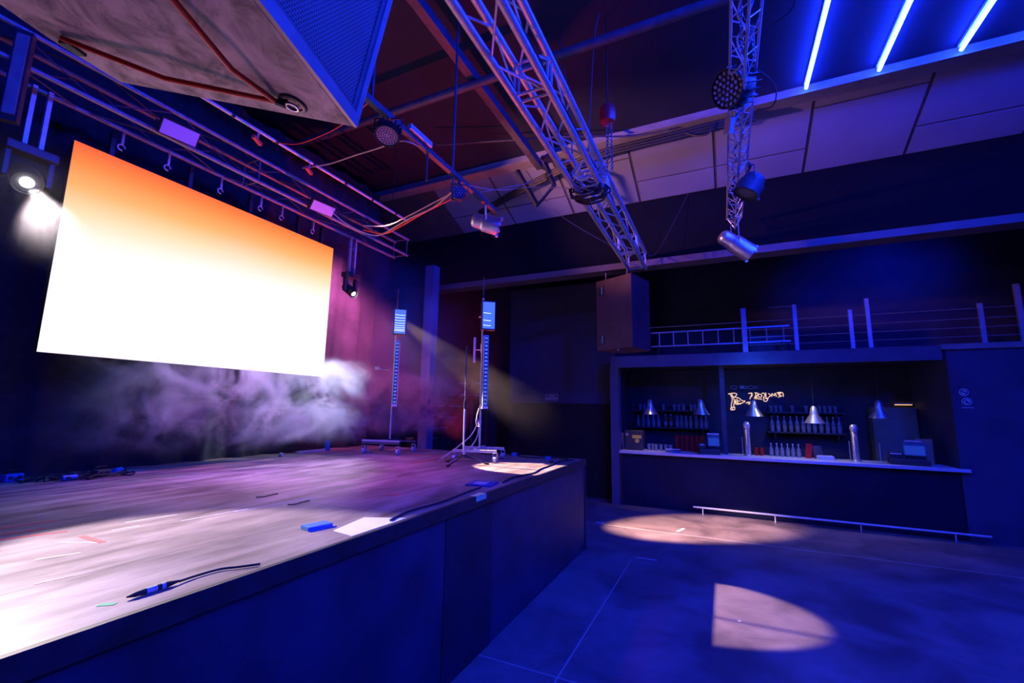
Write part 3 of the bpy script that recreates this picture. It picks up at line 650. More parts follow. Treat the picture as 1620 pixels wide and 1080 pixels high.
# ------------------------------------------------------------------ big speaker upper left
X = V((-.30, .954, 0)).normalized(); Z = V((.19, .06, .98)).normalized(); Y = Z.cross(X).normalized(); Z = X.cross(Y).normalized()
P0 = V((-1.43, 1.32, 3.18))
Mb = Matrix(((X.x, Y.x, Z.x, P0.x), (X.y, Y.y, Z.y, P0.y), (X.z, Y.z, Z.z, P0.z), (0, 0, 0, 1)))
bs = thing('big_speaker', 'huge wedge speaker overhead with perforated front and scuffed underside', 'speaker', M=Mb)
poly = [(0, 0), (-.127, 1.11), (-.36, 1.175), (-.80, 1.19), (-1.2, 1.11), (-1.4, 0)]
cabm = mat('scuffed_plywood', (.50, .42, .44), .6, 0, .38, 3.5, .25, detail=12)
nt_ = cabm.node_tree; nz_ = [n for n in nt_.nodes if n.type == 'TEX_NOISE'][0]; nz_.inputs['Distortion'].default_value = 1.6; nz_.inputs['Roughness'].default_value = .68
rr_ = [n for n in nt_.nodes if n.type == 'VALTORGB'][0].color_ramp.elements; rr_[0].position = .38; rr_[1].position = .60; rr_[0].color = (.16, .13, .14, 1); rr_[1].color = (.62, .52, .54, 1)
MB().prism(poly, 0, 1.05).build('cabinet', cabm, bs, bevel=.006)
framem = mat('grille_frame_paint', (.34, .34, .36), .45, 0, .15, 12)
g = MB(); d0, d1 = -.02, -.0005
g.box((-1.4, d0, 0), (0, d1, .05)); g.box((-1.4, d0, 1.0), (0, d1, 1.05)); g.box((-.035, d0, .05), (0, d1, 1.0)); g.box((-1.4, d0, .05), (-1.365, d1, 1.0))
g.build('grille_frame', framem, bs)
g = MB(); g.box((-1.365, -.006, .05), (-.035, -.001, 1.0)); g.build('grille', grille_mat(), bs)
g = MB(); g.box((-1.365, -.012, .05), (-.035, -.0061, .068)); g.box((-.06, -.012, .068), (-.035, -.0061, 1.0)); g.build('grille_lip', mat('grille_lip_paint', (.16, .16, .17), .5), bs)
rp = MB().lathe([(.058, -.001), (.058, -.006), (.052, -.010), (.040, -.010), (.038, -.004), (.010, -.004)], 28, Matrix.Translation((-.125, .215, 0)))
ro = rp.build('ring_plate', blackmetal, bs, smooth=True)
MB().path([(-.125+.025*cos(a), .215+.025*sin(a), -.018) for a in [i*pi/8 for i in range(17)]], .005, 6).build('shackle_ring', chrome, bs)
def stat(u, v): return V((-u, v, 0))
a = stat(.15, .275)
for q in ((.60, .29), (.40, 1.09)):
    e = stat(*q); d_ = (e-a); e2 = a+d_*(1.15 if q[0] > .5 else .97)
    z_ = V((0, 0, -.03)) 
    tag(MB().path([(Mb @ (a+V((0, 0, -.018)))), (Mb @ (a+d_*.5+V((0, 0, -.055)))), (Mb @ (e2+V((0, 0, -.012))))], .0105, 8).build('red_sling', redcable, smooth=True),
        'red sling cable under the big speaker running ' + ('up the frame beside the grille' if q[0] > .5 else 'to its far rear corner'), 'sling')
MB().path([stat(.13, .24)+V((0, 0, -.018)), a+V((0, 0, -.018))], .014, 8).build('sling_hook', blackmetal, bs)
MB().cbox(stat(.33, 1.10)+V((0, 0, -.006)), (.07, .05, .012)).build('corner_fitting', blackmetal, bs)
for x_, y_ in ((-.25, .62), (-.95, .62), (-.55, .95)): MB().tube((x_, y_, 1.05), (x_, y_, 3.08), .012, 6).build('hanging_cable', blackmetal, bs)

# ------------------------------------------------------------------ stage stands
def caster(mb_parent, x, y):
    t = mb_parent
    w_ = MB().tube((x-.018, y, .045), (x+.018, y, .045), .045, 14); w_ = w_.build('caster', mat('blue_grey_caster', (.3, .36, .5), .45), t)
    f = MB().box((x-.03, y-.012, .045), (x-.024, y+.03, .12)).box((x+.024, y-.012, .045), (x+.03, y+.03, .12)).box((x-.03, y-.03, .12), (x+.03, y+.03, .127)); f.build('caster_fork', alu, w_)
led_bar_blue = emis('pixel_bar_led', (.03, .12, 1), 1.5)
def light_tree(label, loc, rz, tilt, cross):
    t = thing('light_tree', label, 'light stand', loc, rz)
    if cross:
        for s in (-1, 1):
            MB().cbox((0, .27*s, .17), (.62, .035, .035)).build('base_bar', darkpaint, t)
        MB().cbox((0, 0, .2), (.035, .56, .035)).build('base_bar', darkpaint, t)
        MB().box((-.31, -.29, .19), (.31, -.25, .215)).build('rail', mat('blue_grey_caster', (.3, .36, .5), .45), t)
    for x in (-.28, .28):
        for y in (-.26, .26): caster(t, x, y)
    if not cross:
        for s in (-1, 1): MB().cbox((0, .26*s, .145), (.6, .04, .035)).build('base_bar', alu, t)
        MB().cbox((0, 0, .165), (.04, .52, .03)).build('base_bar', alu, t)
    MB().tube((0, 0, .15), (0, 0, 2.3), .014, 12).build('pole', alu, t, smooth=True)
    MB().tube((0, 0, 2.3), (0, 0, 2.62), .009, 10).build('upper_pole', darkpaint, t, smooth=True)
    MB().tube((0, 0, 1.5), (0, 0, 1.62), .024, 10).build('pole_collar', alu, t)
    return t
def pixel_bar(label, loc, rz):
    t = thing('pixel_bar', label, 'light bar', loc, rz)
    MB().box((-.035, -.012, 0), (.035, .05, 1.0)).build('housing', alu, t, bevel=.005)
    MB().box((-.026, -.0128, .015), (.026, -.0123, .985)).build('face', plastic, t)
    l = MB()
    for i in range(18): l.cbox((0, -.016, .045+i*.0535), (.034, .006, .028))
    l.build('led_row', led_bar_blue, t)
    MB().box((-.04, -.02, -.025), (.04, .055, 0)).build('end_cap', whitepaint, t)
    return t
def strobe(label, loc, rz, flare):
    t = thing('strobe_panel', label, 'stage light', loc, rz)
    MB().box((-.1, 0, 0), (.1, .09, .42)).build('housing', plastic, t, bevel=.006)
    fc = MB().box((-.085, -.006, .02), (.085, -.0005, .40)).build('face', emis('strobe_face', (.07, .17, 1), 1.1), t)
    for i in range(flare):
        z = .06+.3*(i/flare)**1.3
        MB().path([(-.078, -.010, z+.006), (-.02, -.010, z), (.03, -.010, z-.001), (.078, -.010, z+.004)][:4 if flare > 4 else 3], .0035, 5).build('lamp_strip', emis('lamp_strip', (.6, .75, 1), 2.0), fc)
    MB().path([(-.11, .05, .2), (-.12, .12, .2), (0, .15, .2)], .008, 6).build('bracket', alu, t)
    return t
ra = math.radians(38)
light_tree('wheeled light stand farther left on the stage', (-4.72, 5.55, 1.24), math.radians(12), 0, True)
pixel_bar('vertical LED pixel bar on the left wheeled stand', (-4.58, 5.44, 1.98), ra)
strobe('square strobe with bright stripes on the left wheeled stand', (-4.54, 5.42, 3.07), ra, 8)
light_tree('wheeled light stand near the stage corner', (-3.09, 5.50, 1.24), math.radians(15), 0, False)
pixel_bar('vertical LED pixel bar on the right wheeled stand', (-2.97, 5.40, 1.97), ra)
strobe('square strobe with pale blue face on the right wheeled stand', (-2.93, 5.38, 3.04), ra, 3)
# arm lamp on left tree, battery tube on right tree
al = thing('side_arm_lamp', 'small lamp on a short arm left of the far light stand', 'lamp', (-4.75, 5.52, 2.52))
MB().tube((-.03, 0, 0), (-.22, -.02, .03), .008).build('arm', alu, al)
MB().cbox((-.25, -.02, .04), (.09, .06, .05)).build('lamp_body', alu, al)
tl_ = thing('tube_lamp', 'short pink-lit tube clamped beside the right stand pole', 'lamp', (-3.19, 5.46, 2.6))
MB().tube((0, 0, 0), (0, 0, .36), .018, 10).build('tube', mat('rosy_diffuser', (.85, .6, .72)), tl_)
MB().tube((0, 0, .18), (.09, .03, .18), .008).build('clamp_arm', alu, tl_)
# mic stand
ms = thing('microphone_stand', 'tall straight stand with tripod feet before the right light stand', 'stand', (-3.03, 4.98, 1.24))
MB().tube((0, 0, .12), (0, 0, .75), .012, 10).build('lower_tube', alu, ms, smooth=True)
MB().tube((.0, 0, .75), (.0, 0, 1.52), .008, 10).build('upper_tube', darkpaint, ms, smooth=True)
MB().tube((0, 0, .70), (0, 0, .80), .018, 10).build('clutch', blackmetal, ms)
for a in (165, 265, 25):
    a = math.radians(a); lg = MB().tube((0, 0, .12), (.30*cos(a), .30*sin(a), .013), .009, 8).build('leg', blackmetal, ms)
    MB().tube((.27*cos(a), .27*sin(a), .018), (.33*cos(a), .33*sin(a), .012), .0125, 8).build('rubber_foot', rubber, lg)
cable([(-3.06, 5.45, 2.0), (-3.10, 5.42, 1.85), (-3.04, 5.40, 1.7), (-3.1, 5.40, 1.75), (-3.07, 5.42, 1.95)], .007, palecable, 'small cable loop hanging on the right stand pole')
cable([(-3.07, 5.44, 1.78), (-3.07, 5.38, 1.55), (-3.16, 5.25, 1.36), (-3.28, 5.1, 1.25)], .008, palecable, 'pale cable falling from the right stand, right-hand one')
cable([(-3.09, 5.44, 1.76), (-3.14, 5.34, 1.58), (-3.30, 5.2, 1.40), (-3.45, 5.05, 1.25)], .008, palecable, 'pale cable falling from the right stand, left-hand one')
cable([(-3.45, 6.2, 1.25), (-3.0, 6.3, 1.25), (-2.6, 6.15, 1.25), (-2.3, 6.3, 1.25), (-2.05, 6.25, 1.25)], .012, rubber, 'black cable lying along the far end of the deck')
# bits on far end of deck
for x, y, s_, mt, lb in ((-2.9, 6.25, .05, bluecase, 'small blue connector block at the far end of the deck near the stand'), (-2.30, 6.1, .045, bluecase, 'small blue connector block near the far stage corner'), (-4.95, 5.35, .05, chrome, 'shiny metal weight by the caster of the far stand'), (-2.12, 5.75, .03, rubber, 'small dark connector in the bright patch by the far stage corner')):
    t = thing('connector_block', lb, 'connector', (x, y, 1.2405)); MB().cbox((0, 0, s_/2), (s_*1.6, s_, s_)).build('body', mt, t, bevel=.005); MB().tube((0, s_/2, s_/2), (0, s_*1.2, s_/2), s_*.25).build('plug', mt, t)
# clutter along the curtain base
def power_box(label, loc, rz, mt):
    t = thing('power_distributor', label, 'power box', loc, rz)
    MB().box((-.045, -.06, 0), (.045, .06, .065)).build('housing', mt, t, bevel=.005)
    for y in (-.03, .03): MB().tube((.045, y, .035), (.06, y, .035), .014, 10).build('socket', rubber, t)
    MB().path([(0, -.05, .065), (0, -.05, .095), (0, .05, .095), (0, .05, .065)], .005, 6).build('handle', rubber, t)
power_box('blue power box at the curtain foot, far left', (-5.75, 1.78, 1.2405), .1, bluecase)
power_box('low dark power box at the curtain foot beside tangled cables', (-5.45, 2.28, 1.2405), .3, plastic)
for i, (x, y, mt, lb) in enumerate(((-5.4, 2.05, bluecase, 'blue cable connector lying by the curtain foot'), (-5.62, 2.5, bluecase, 'small blue plug nearest the screen corner on the deck'), (-5.6, 4.35, palecable, 'tiny pale connector on the deck under the screen right end'))):
    t = thing('cable_plug', lb, 'plug', (x, y, 1.2405), .6*i)
    MB().tube((0, -.06, .025), (0, .04, .025), .025, 12).build('body', mt, t); MB().tube((0, .04, .025), (0, .07, .025), .016, 10).build('tip', rubber, t)
for i in range(4):
    c0 = V((-5.62+.06*i, 1.95+.12*i, 1.25)); pts = []
    for k_ in range(22):
        a = k_*.9+i; pts.append((c0.x+.10*cos(a)+.02*i, c0.y+.18*sin(a*.77), 1.25+.02*(k_ % 3)*.6))
    cable(pts, .008, rubber, ('dark cable tangle at the curtain foot, farthest left', 'second dark cable tangle along the curtain foot', 'third dark cable tangle along the curtain foot', 'dark cable tangle nearest the blue plug at the curtain foot')[i], k=3)
lb_ = thing('floor_light_bar', 'low light bar with upright lamp at the curtain foot under the screen', 'light bar', (-5.72, 4.95, 1.2405))
MB().cbox((0, 0, .02), (.05, .5, .035)).build('bar', alu, lb_)
MB().cbox((0, .3, .08), (.06, .06, .16)).build('upright_lamp', bluecase, lb_)

# ------------------------------------------------------------------ stairs behind the column
stt = thing('staircase', 'open-tread staircase rising behind the stage stands', 'staircase', (-6.3, 8.2, 0))
tread = mat('pale_tread', (.22, .21, .21), .5, 0, .15, 8)
for i in range(-1, 6):
    x = .0+.27*i; z = 1.25+.245*i
    MB().cbox((x, .3, z), (.44, .62, .035)).build('tread', tread, stt)
d_ = V((.27, 0, .245))
for y in (-.03, .63):
    a = V((-.0, y, 1.2))-d_*1.7; b_ = V((0, y, 1.2))+d_*5.6
    MB().path([a, b_], .045, 4).build('stringer', blackmetal, stt)
    for q in (a, b_): MB().box((q.x-.03, y-.03, 0), (q.x+.03, y+.03, q.z)).build('leg', blackmetal, stt)

# ------------------------------------------------------------------ haze
def haze(name, a, b_, dens, scale, lo, hi, color, label, aniso=.3, steps=1.0, zfade=None, dist=.0, rough=.6, stretch=(1, 1, 1)):
    m = bpy.data.materials.new(name); m.use_nodes = True; nt = m.node_tree; N, L = nt.nodes, nt.links; N.remove(N['Principled BSDF'])
    sca = N.new('ShaderNodeVolumeScatter'); sca.inputs['Color'].default_value = color+(1,); sca.inputs['Anisotropy'].default_value = aniso
    tc = N.new('ShaderNodeTexCoord'); nz = N.new('ShaderNodeTexNoise'); nz.inputs['Scale'].default_value = scale; nz.inputs['Detail'].default_value = 5
    nz.inputs['Distortion'].default_value = dist; nz.inputs['Roughness'].default_value = rough
    mp = N.new('ShaderNodeMapping'); mp.inputs['Scale'].default_value = stretch; L.new(tc.outputs['Object'], mp.inputs[0]); L.new(mp.outputs[0], nz.inputs['Vector'])
    mr = N.new('ShaderNodeMapRange'); mr.inputs['From Min'].default_value = lo; mr.inputs['From Max'].default_value = hi; mr.inputs['To Max'].default_value = dens
    L.new(nz.outputs['Fac'], mr.inputs['Value'])
    out = mr.outputs[0]
    # soft borders so the cloud has no box edges
    sx = N.new('ShaderNodeSeparateXYZ'); L.new(tc.outputs['Generated'], sx.inputs[0])
    for ax_ in 'XYZ':
        p = N.new('ShaderNodeMath'); p.operation = 'PINGPONG'; p.inputs[1].default_value = .5; L.new(sx.outputs[ax_], p.inputs[0])
        q = N.new('ShaderNodeMapRange'); q.interpolation_type = 'SMOOTHSTEP'; q.inputs['From Max'].default_value = .3 if ax_ != 'X' else .35; L.new(p.outputs[0], q.inputs['Value'])
        mu = N.new('ShaderNodeMath'); mu.operation = 'MULTIPLY'; L.new(out, mu.inputs[0]); L.new(q.outputs[0], mu.inputs[1]); out = mu.outputs[0]
    L.new(out, sca.inputs['Density']); L.new(sca.outputs[0], N['Material Output'].inputs['Volume'])
    try: m.cycles.volume_step_rate = steps; m.cycles.homogeneous_volume = False
    except Exception: pass
    o = MB().box(a, b_).build(name, m); tag(o, label, 'haze', None, 'stuff'); return o
haze('stage_haze', (-4.75, 4.6, 1.25), (-2.4, 9.8, 4.42), .035, .7, .32, .72, (.9, .86, 1), 'thin drifting haze over the right half of the stage', .2, 1.0, stretch=(1, 1, 1.4))
haze('rear_haze', (-6.7, 4.6, 1.3), (-5.15, 9.8, 5.2), 1.0, 1.0, .3, .72, (.95, .85, 1), 'magenta lit haze hanging beside and behind the right end of the screen', .1, 1.0, dist=.6)
haze('smoke', (-5.9, 1.6, 1.4), (-4.5, 8.4, 2.66), 6.5, 1.8, .48, .70, (.95, .95, 1), 'curling white smoke below the bright screen', .1, .5, dist=1.4, rough=.65, stretch=(1.2, 1, 1.2))
haze('gallery_haze', (.6, 9.9, 3.2), (6.5, 12.4, 5.6), .35, .9, .4, .7, (.6, .7, 1), 'faint blue haze hanging over the gallery', .2, 1.0)
haze('beam_haze', (-5.3, .4, 2.9), (-4.3, 2.3, 4.0), .09, 1.6, .3, .7, (1, 1, 1), 'bright hazy glow around the moving head left of the screen', .5, .7)

# ------------------------------------------------------------------ gallery railing
rail = thing('gallery_railing', 'steel railing with thin posts along the gallery above the bar', 'railing', (0, 9.82, 3.12))
postm = mat('rail_post_paint', (.5, .5, .55), .4, .3, .1, 6)
for x, h_, r_ in ((.46, .9, .045), (1.33, .9, .033), (2.19, .73, .03), (2.45, .92, .03), (3.95, .70, .03), (4.42, .98, .035)):
    MB().box((x-r_, -.02, 0), (x+r_, .03, h_)).build('post', postm, rail)
for z, a, b_ in ((.62, -2.1, 4.5), (.45, .5, 4.5), (.3, .5, 4.5), (.88, .9, 1.33), (.15, .5, 4.5)): MB().tube((a, 0, z), (b_, 0, z), .006, 6).build('cable_rail', postm, rail)
ld = thing('ladder', 'aluminium ladder lying on its side along the gallery', 'ladder', (-1.3, 9.95, 3.12))
for z in (.22, .52): MB().cbox((1.25, 0, z), (2.6, .025, .03)).build('side_rail', alu, ld)
for i in range(9): MB().tube((.12+i*.29, 0, .22), (.12+i*.29, 0, .52), .012, 8).build('rung', alu, ld)
for x in (.1, 2.4): MB().box((x-.02, -.05, 0), (x+.02, .05, .21)).build('rest', blackmetal, ld)
pb = thing('equipment_case', 'low dark case standing on the gallery behind the railing', 'case', (.9, 10.3, 3.1))
MB().box((-.35, -.15, 0), (.35, .15, .42)).build('body', darkpaint, pb, bevel=.01); MB().box((-.35, -.155, .36), (.35, -.15, .38)).build('edge_strip', alu, pb)

# ------------------------------------------------------------------ bar
bar = thing('bar_counter', 'long dark bar counter with bright steel worktop and foot rail', 'bar counter', (.7, 9.75, 0))
bo = V((-.7, -9.75, 0))
def bpart(mb, name, mt, **kw):
    o = mb.build(name, mt, bar, **kw); o.location = bo; return o
bpart(MB().box((-2.04, 9.78, 0), (3.41, 9.84, 1.06)), 'front_panel', mat('bar_front', (.006, .010, .038), .7, 0, .3, 1.8, 0, .3))  # blue of the room light mixed into the dark panel colour
bpart(MB().box((-2.04, 9.68, 1.06), (3.52, 9.7405, 1.112)).box((-2.04, 9.7405, 1.08), (3.41, 10.45, 1.112)), 'worktop', steel, bevel=.004)
bpart(MB().tube((-.62, 9.6, .13), (3.62, 9.6, .13), .018, 12), 'foot_rail', steel, smooth=True)
for x in (-.45, .75, 2.0, 3.2): bpart(MB().box((x-.008, 9.59, 0.0), (x+.008, 9.61, .12)), 'rail_bracket', steel)
bpart(MB().box((-2.035, 9.765, .1), (-2.02, 9.7795, 1.05)), 'corner_trim', brass)
wb = thing('wooden_board', 'narrow wooden board standing at the left end of the bar', 'board', (-1.98, 10.0, 1.112))
MB().box((-.035, -.01, 0), (.035, .01, .36), Matrix.Rotation(-.16, 4, 'Y')).build('board', cardboard, wb)

# pendants
def pendant(x, z, label):
    t = thing('pendant_lamp', label, 'pendant lamp', (x, 10.3, z), 0, None)
    MB().lathe([(.17, 0), (.165, .012), (.075, .16), (.07, .19), (.05, .30), (.02, .33), (.015, .33), (.045, .29), (.065, .18), (.068, .155), (.155, .012)], 24).build('shade', chrome, t, smooth=True)
    MB().tube((0, 0, .33), (0, 0, 2.93-z), .005, 6).build('cord', rubber, t)
    MB().lathe([(.02, .06), (.035, .09), (.03, .14), (.012, .17)], 12).build('bulb', whitepaint, t, smooth=True)
for x, z, lb in ((-1.47, 1.88, 'first'), (-.43, 1.89, 'second'), (.56, 1.88, 'third'), (1.58, 1.77, 'fourth'), (2.59, 1.89, 'last')):
    pendant(x, z, {'first': 'leftmost silver cone pendant lamp over the bar', 'second': 'silver cone pendant lamp just left of the middle bar post', 'third': 'silver cone pendant lamp under the glowing script sign',
                   'fourth': 'lowest hanging silver cone pendant, over the right bottle shelf', 'last': 'rightmost silver cone pendant lamp over the bar'}[lb])
# shelves
def shelf(label, x0, x1, z):
    t = thing('bottle_shelf', label, 'shelf', ((x0+x1)/2, 11.3, z))
    h_ = (x1-x0)/2
    MB().box((-h_, -.15, -.03), (h_, .148, 0)).build('board', plastic, t)
    for s in (-.8, .8): MB().box((s*h_-.015, -.1, -.14), (s*h_+.015, .148, -.03)).build('bracket', blackmetal, t)
shelf('dark lower bottle shelf left of the middle bar post', -1.98, -.28, 1.58)
shelf('dark upper bottle shelf left of the middle bar post', -1.98, -.28, 1.98)
shelf('dark lower bottle shelf right of the middle bar post', .85, 2.25, 1.56)
shelf('dark upper bottle shelf right of the middle bar post', .85, 2.25, 1.98)
def bottle(label, group, loc, h_, r_, mt, cap, lbl=True):
    t = thing('bottle', label, 'bottle', loc, 0, group)
    MB().lathe([(r_*.9, 0), (r_, .01), (r_, h_*.52), (r_*.85, h_*.62), (r_*.35, h_*.74), (r_*.32, h_*.95), (r_*.2, h_*.96)], 12).build('body', mt, t, smooth=True)
    MB().lathe([(r_*.38, h_*.93), (r_*.38, h_), (.001, h_)], 10).build('cap', cap, t)
    if lbl: MB().lathe([(r_*1.02, h_*.15), (r_*1.02, h_*.42)], 12).build('paper_label', labelm, t)
    return t
L1 = 'glass bottle with pale label on the lower left bar shelf'; L2 = 'tall bottle on the lower right bar shelf'
dkglass = mat('dark_glass', (.1, .1, .12), .15, 0, .2, 9)
b1 = bottle(L1, 'bottles on the lower left shelf', (-1.9, 11.28, 1.58), .27, .042, glassy, whitepaint)
b2 = bottle('amber bottle with pale label on the lower left bar shelf', 'amber bottles on the lower left shelf', (-1.26, 11.28, 1.58), .30, .042, glassy2, whitepaint)
copy_tree(b2, (-1.14, 11.28, 1.58))
for x in (-1.78, -1.66, -1.54, -1.42, -1.0, -.9, -.8, -.7, -.58, -.47, -.37): copy_tree(b1, (x, 11.28+random.uniform(-.03, .03), 1.58))
b3 = bottle(L2, 'bottles on the lower right shelf', (.95, 11.28, 1.56), .33, .04, glassy, whitepaint)
for x in (1.06, 1.18, 1.3, 1.41, 1.52, 1.62, 1.73, 1.84, 1.95, 2.06, 2.15): copy_tree(b3, (x, 11.28+random.uniform(-.03, .03), 1.56))
def glass_(label, group, loc):
    t = thing('drinking_glass', label, 'glass', loc, 0, group)
    MB().lathe([(.03, 0), (.04, .14), (.037, .14), (.028, .008), (.001, .008)], 12).build('bowl', glassy, t, smooth=True); return t
g1 = glass_('upturned clear glass on the upper left bar shelf', 'glasses on the upper left shelf', (-1.85, 11.28, 1.98))
for x in (-1.75, -1.65, -1.3, -1.05, -.95, -.85, -.68, -.6, -.5, -.42): copy_tree(g1, (x, 11.28, 1.98))
g2 = glass_('clear glass on the upper right bar shelf', 'glasses on the upper right shelf', (.95, 11.28, 1.98))
for x in (1.04, 1.13, 1.35, 1.6, 1.72, 1.84, 1.93, 2.02, 2.11): copy_tree(g2, (x, 11.28, 1.98))
g3 = glass_('small glass standing on the left end of the bar', 'glasses on the left of the bar', (-1.5, 10.15, 1.1125))
for x in (-1.42, -1.34, -1.24, -1.14, -1.05): copy_tree(g3, (x, 10.15+random.uniform(-.05, .05), 1.1125))
g4 = bottle('dark bottle standing on the bar between the two beer towers', 'bottles between the beer towers', (.82, 10.3, 1.1125), .25, .034, glassy, whitepaint)
for x in (.92, 1.0, 1.1, 1.19, 1.28): copy_tree(g4, (x, 10.3+random.uniform(-.05, .05), 1.1125))
def cups(label, group, loc, h_):
    t = thing('cup_stack', label, 'cup stack', loc, 0, group); r_ = .04
    prof = [(.03, 0)]
    n = 7
    for i in range(n): prof += [(.038, h_*(i+.45)/n), (.043, h_*(i+.9)/n), (.036, h_*(i+.95)/n)]
    prof.append((.02, h_)); MB().lathe(prof, 14).build('cups', redplastic, t, smooth=True); return t
c1 = cups('tall stack of red cups left of the bar till', 'red cup stacks left of the till', (-.93, 10.36, 1.1125), .33)
for x in (-.83, -.73, -.63, -.53, -.43): copy_tree(c1, (x, 10.36, 1.1125))
c2 = cups('short stack of red cups right of the left beer tower', 'short red cup stacks by the left tower', (.56, 10.3, 1.1125), .15); copy_tree(c2, (.65, 10.3, 1.1125))
rb = thing('red_menu_holder', 'leaning bright red menu holder among the bottles', 'menu holder', (1.42, 10.25, 1.1125), -.1)
MB().box((-.05, -.012, 0), (.05, .012, .27), Matrix.Rotation(.12, 4, 'Y')).build('board', redplastic, rb)
rb = thing('menu_card', 'grey menu card leaning right of the red menu holder', 'menu card', (1.6, 10.25, 1.1125))
MB().box((-.07, -.01, 0), (.07, .01, .24), Matrix.Rotation(-.15, 4, 'Y')).build('card', darkpaint, rb)
nb = thing('napkin_box', 'small pale napkin box on the bar', 'box', (1.66, 10.05, 1.1125)); MB().box((-.13, -.06, 0), (.13, .06, .07)).build('box_body', whitepaint, nb, bevel=.005); MB().box((-.11, -.05, .0705), (.11, .05, .078)).build('napkins', twhite, nb)
tr = thing('serving_tray', 'small blue-lit tray on the bar before the red cup stacks', 'tray', (-.98, 9.95, 1.1125)); MB().box((-.14, -.07, 0), (.14, .07, .02)).build('base', bluecase, tr); MB().path([(-.14, -.07, .06), (.14, -.07, .06), (.14, .07, .06), (-.14, .07, .06), (-.14, -.07, .06)], .006, 6).build('rim', steel, tr)
# black dispenser with yellow label
cm = thing('drinks_dispenser', 'black boxy dispenser with yellow label at the left of the bar', 'dispenser', (-1.79, 10.1, 1.1125))
MB().box((-.2, -.15, 0), (.2, .15, .42)).build('housing', plastic, cm, bevel=.03)
MB().box((-.02, -.156, .25), (.17, -.1505, .32)).build('yellow_plate', yellow, cm)
MB().tube((.08, -.1505, .2), (.08, -.156, .2), .045, 16).build('yellow_seal', yellow, cm)
MB().tube((-.13, -.1505, .33), (-.13, -.158, .33), .03, 12).build('knob', palecable, cm)
# tills
def till(label, loc, rz, s_=1.0):
    t = thing('cash_register', label, 'till', loc, rz)
    MB().box((-.24*s_, -.16, 0), (.24*s_, .18, .10)).build('cash_drawer', plastic, t, bevel=.01)
    MB().box((-.02, -.1, .10), (.2*s_, .1, .14)).build('stand', blackmetal, t)
    Mt = Matrix.Translation((.09, -.02, .26)) @ Matrix.Rotation(-.35, 4, 'X')
    mo = MB().box((-.14*s_, -.012, -.12), (.14*s_, .012, .12), Mt).build('monitor', plastic, t, bevel=.005)
    MB().box((-.12*s_, -.014, -.10), (.12*s_, -.0125, .06), Mt).build('touch_screen', emis('till_screen', (.02, .09, .8), .35), mo)
    pr = MB().box((-.24*s_, -.09, .10), (-.07, .08, .21)).build('printer', plastic, t, bevel=.008)
    MB().box((-.22*s_, -.092, .17), (-.09, -.0905, .19)).build('paper_slot', whitepaint, pr)
    MB().box((-.02, .02, .385), (.2, .04, .41)).build('top_display', whitepaint, t)
till('cash register just left of the middle bar post', (-.30, 10.0, 1.1125), .12, .8)
till('larger cash register at the right end of the bar', (2.84, 10.0, 1.1125), -.15, 1.1)
cbx = thing('cardboard_box', 'tan box standing behind the right cash register', 'box', (3.15, 10.28, 1.1125), -.2)
MB().box((-.11, -.1, 0), (.11, .1, .43)).build('box_body', cardboard, cbx, bevel=.004); MB().box((-.112, -.02, .43), (.112, .02, .432)).build('tape', tyel, cbx)
# beer towers
def tower(x, label):
    t = thing('beer_tower', label, 'beer tap', (x, 10.02, 1.1125))
    MB().lathe([(.075, 0), (.075, .015), (.052, .03), (.05, .5), (.056, .51), (.056, .53), (.045, .54)], 20).build('column', chrome, t, smooth=True)
    MB().lathe([(.05, .54), (.06, .56), (.062, .60), (.045, .645), (.02, .66)], 20).build('dome', mat('pale_dome', (.8, .7, .65), .3, .4), t, smooth=True)
    MB().path([(0, -.05, .47), (0, -.12, .46), (0, -.13, .40)], .012, 8).build('spout', chrome, t)
    MB().tube((-.09, -.02, 0), (-.09, -.02, .36), .008, 8).build('side_pipe', chrome, t)
tower(.40, 'left chrome beer tower on the bar'); tower(2.12, 'right chrome beer tower on the bar')
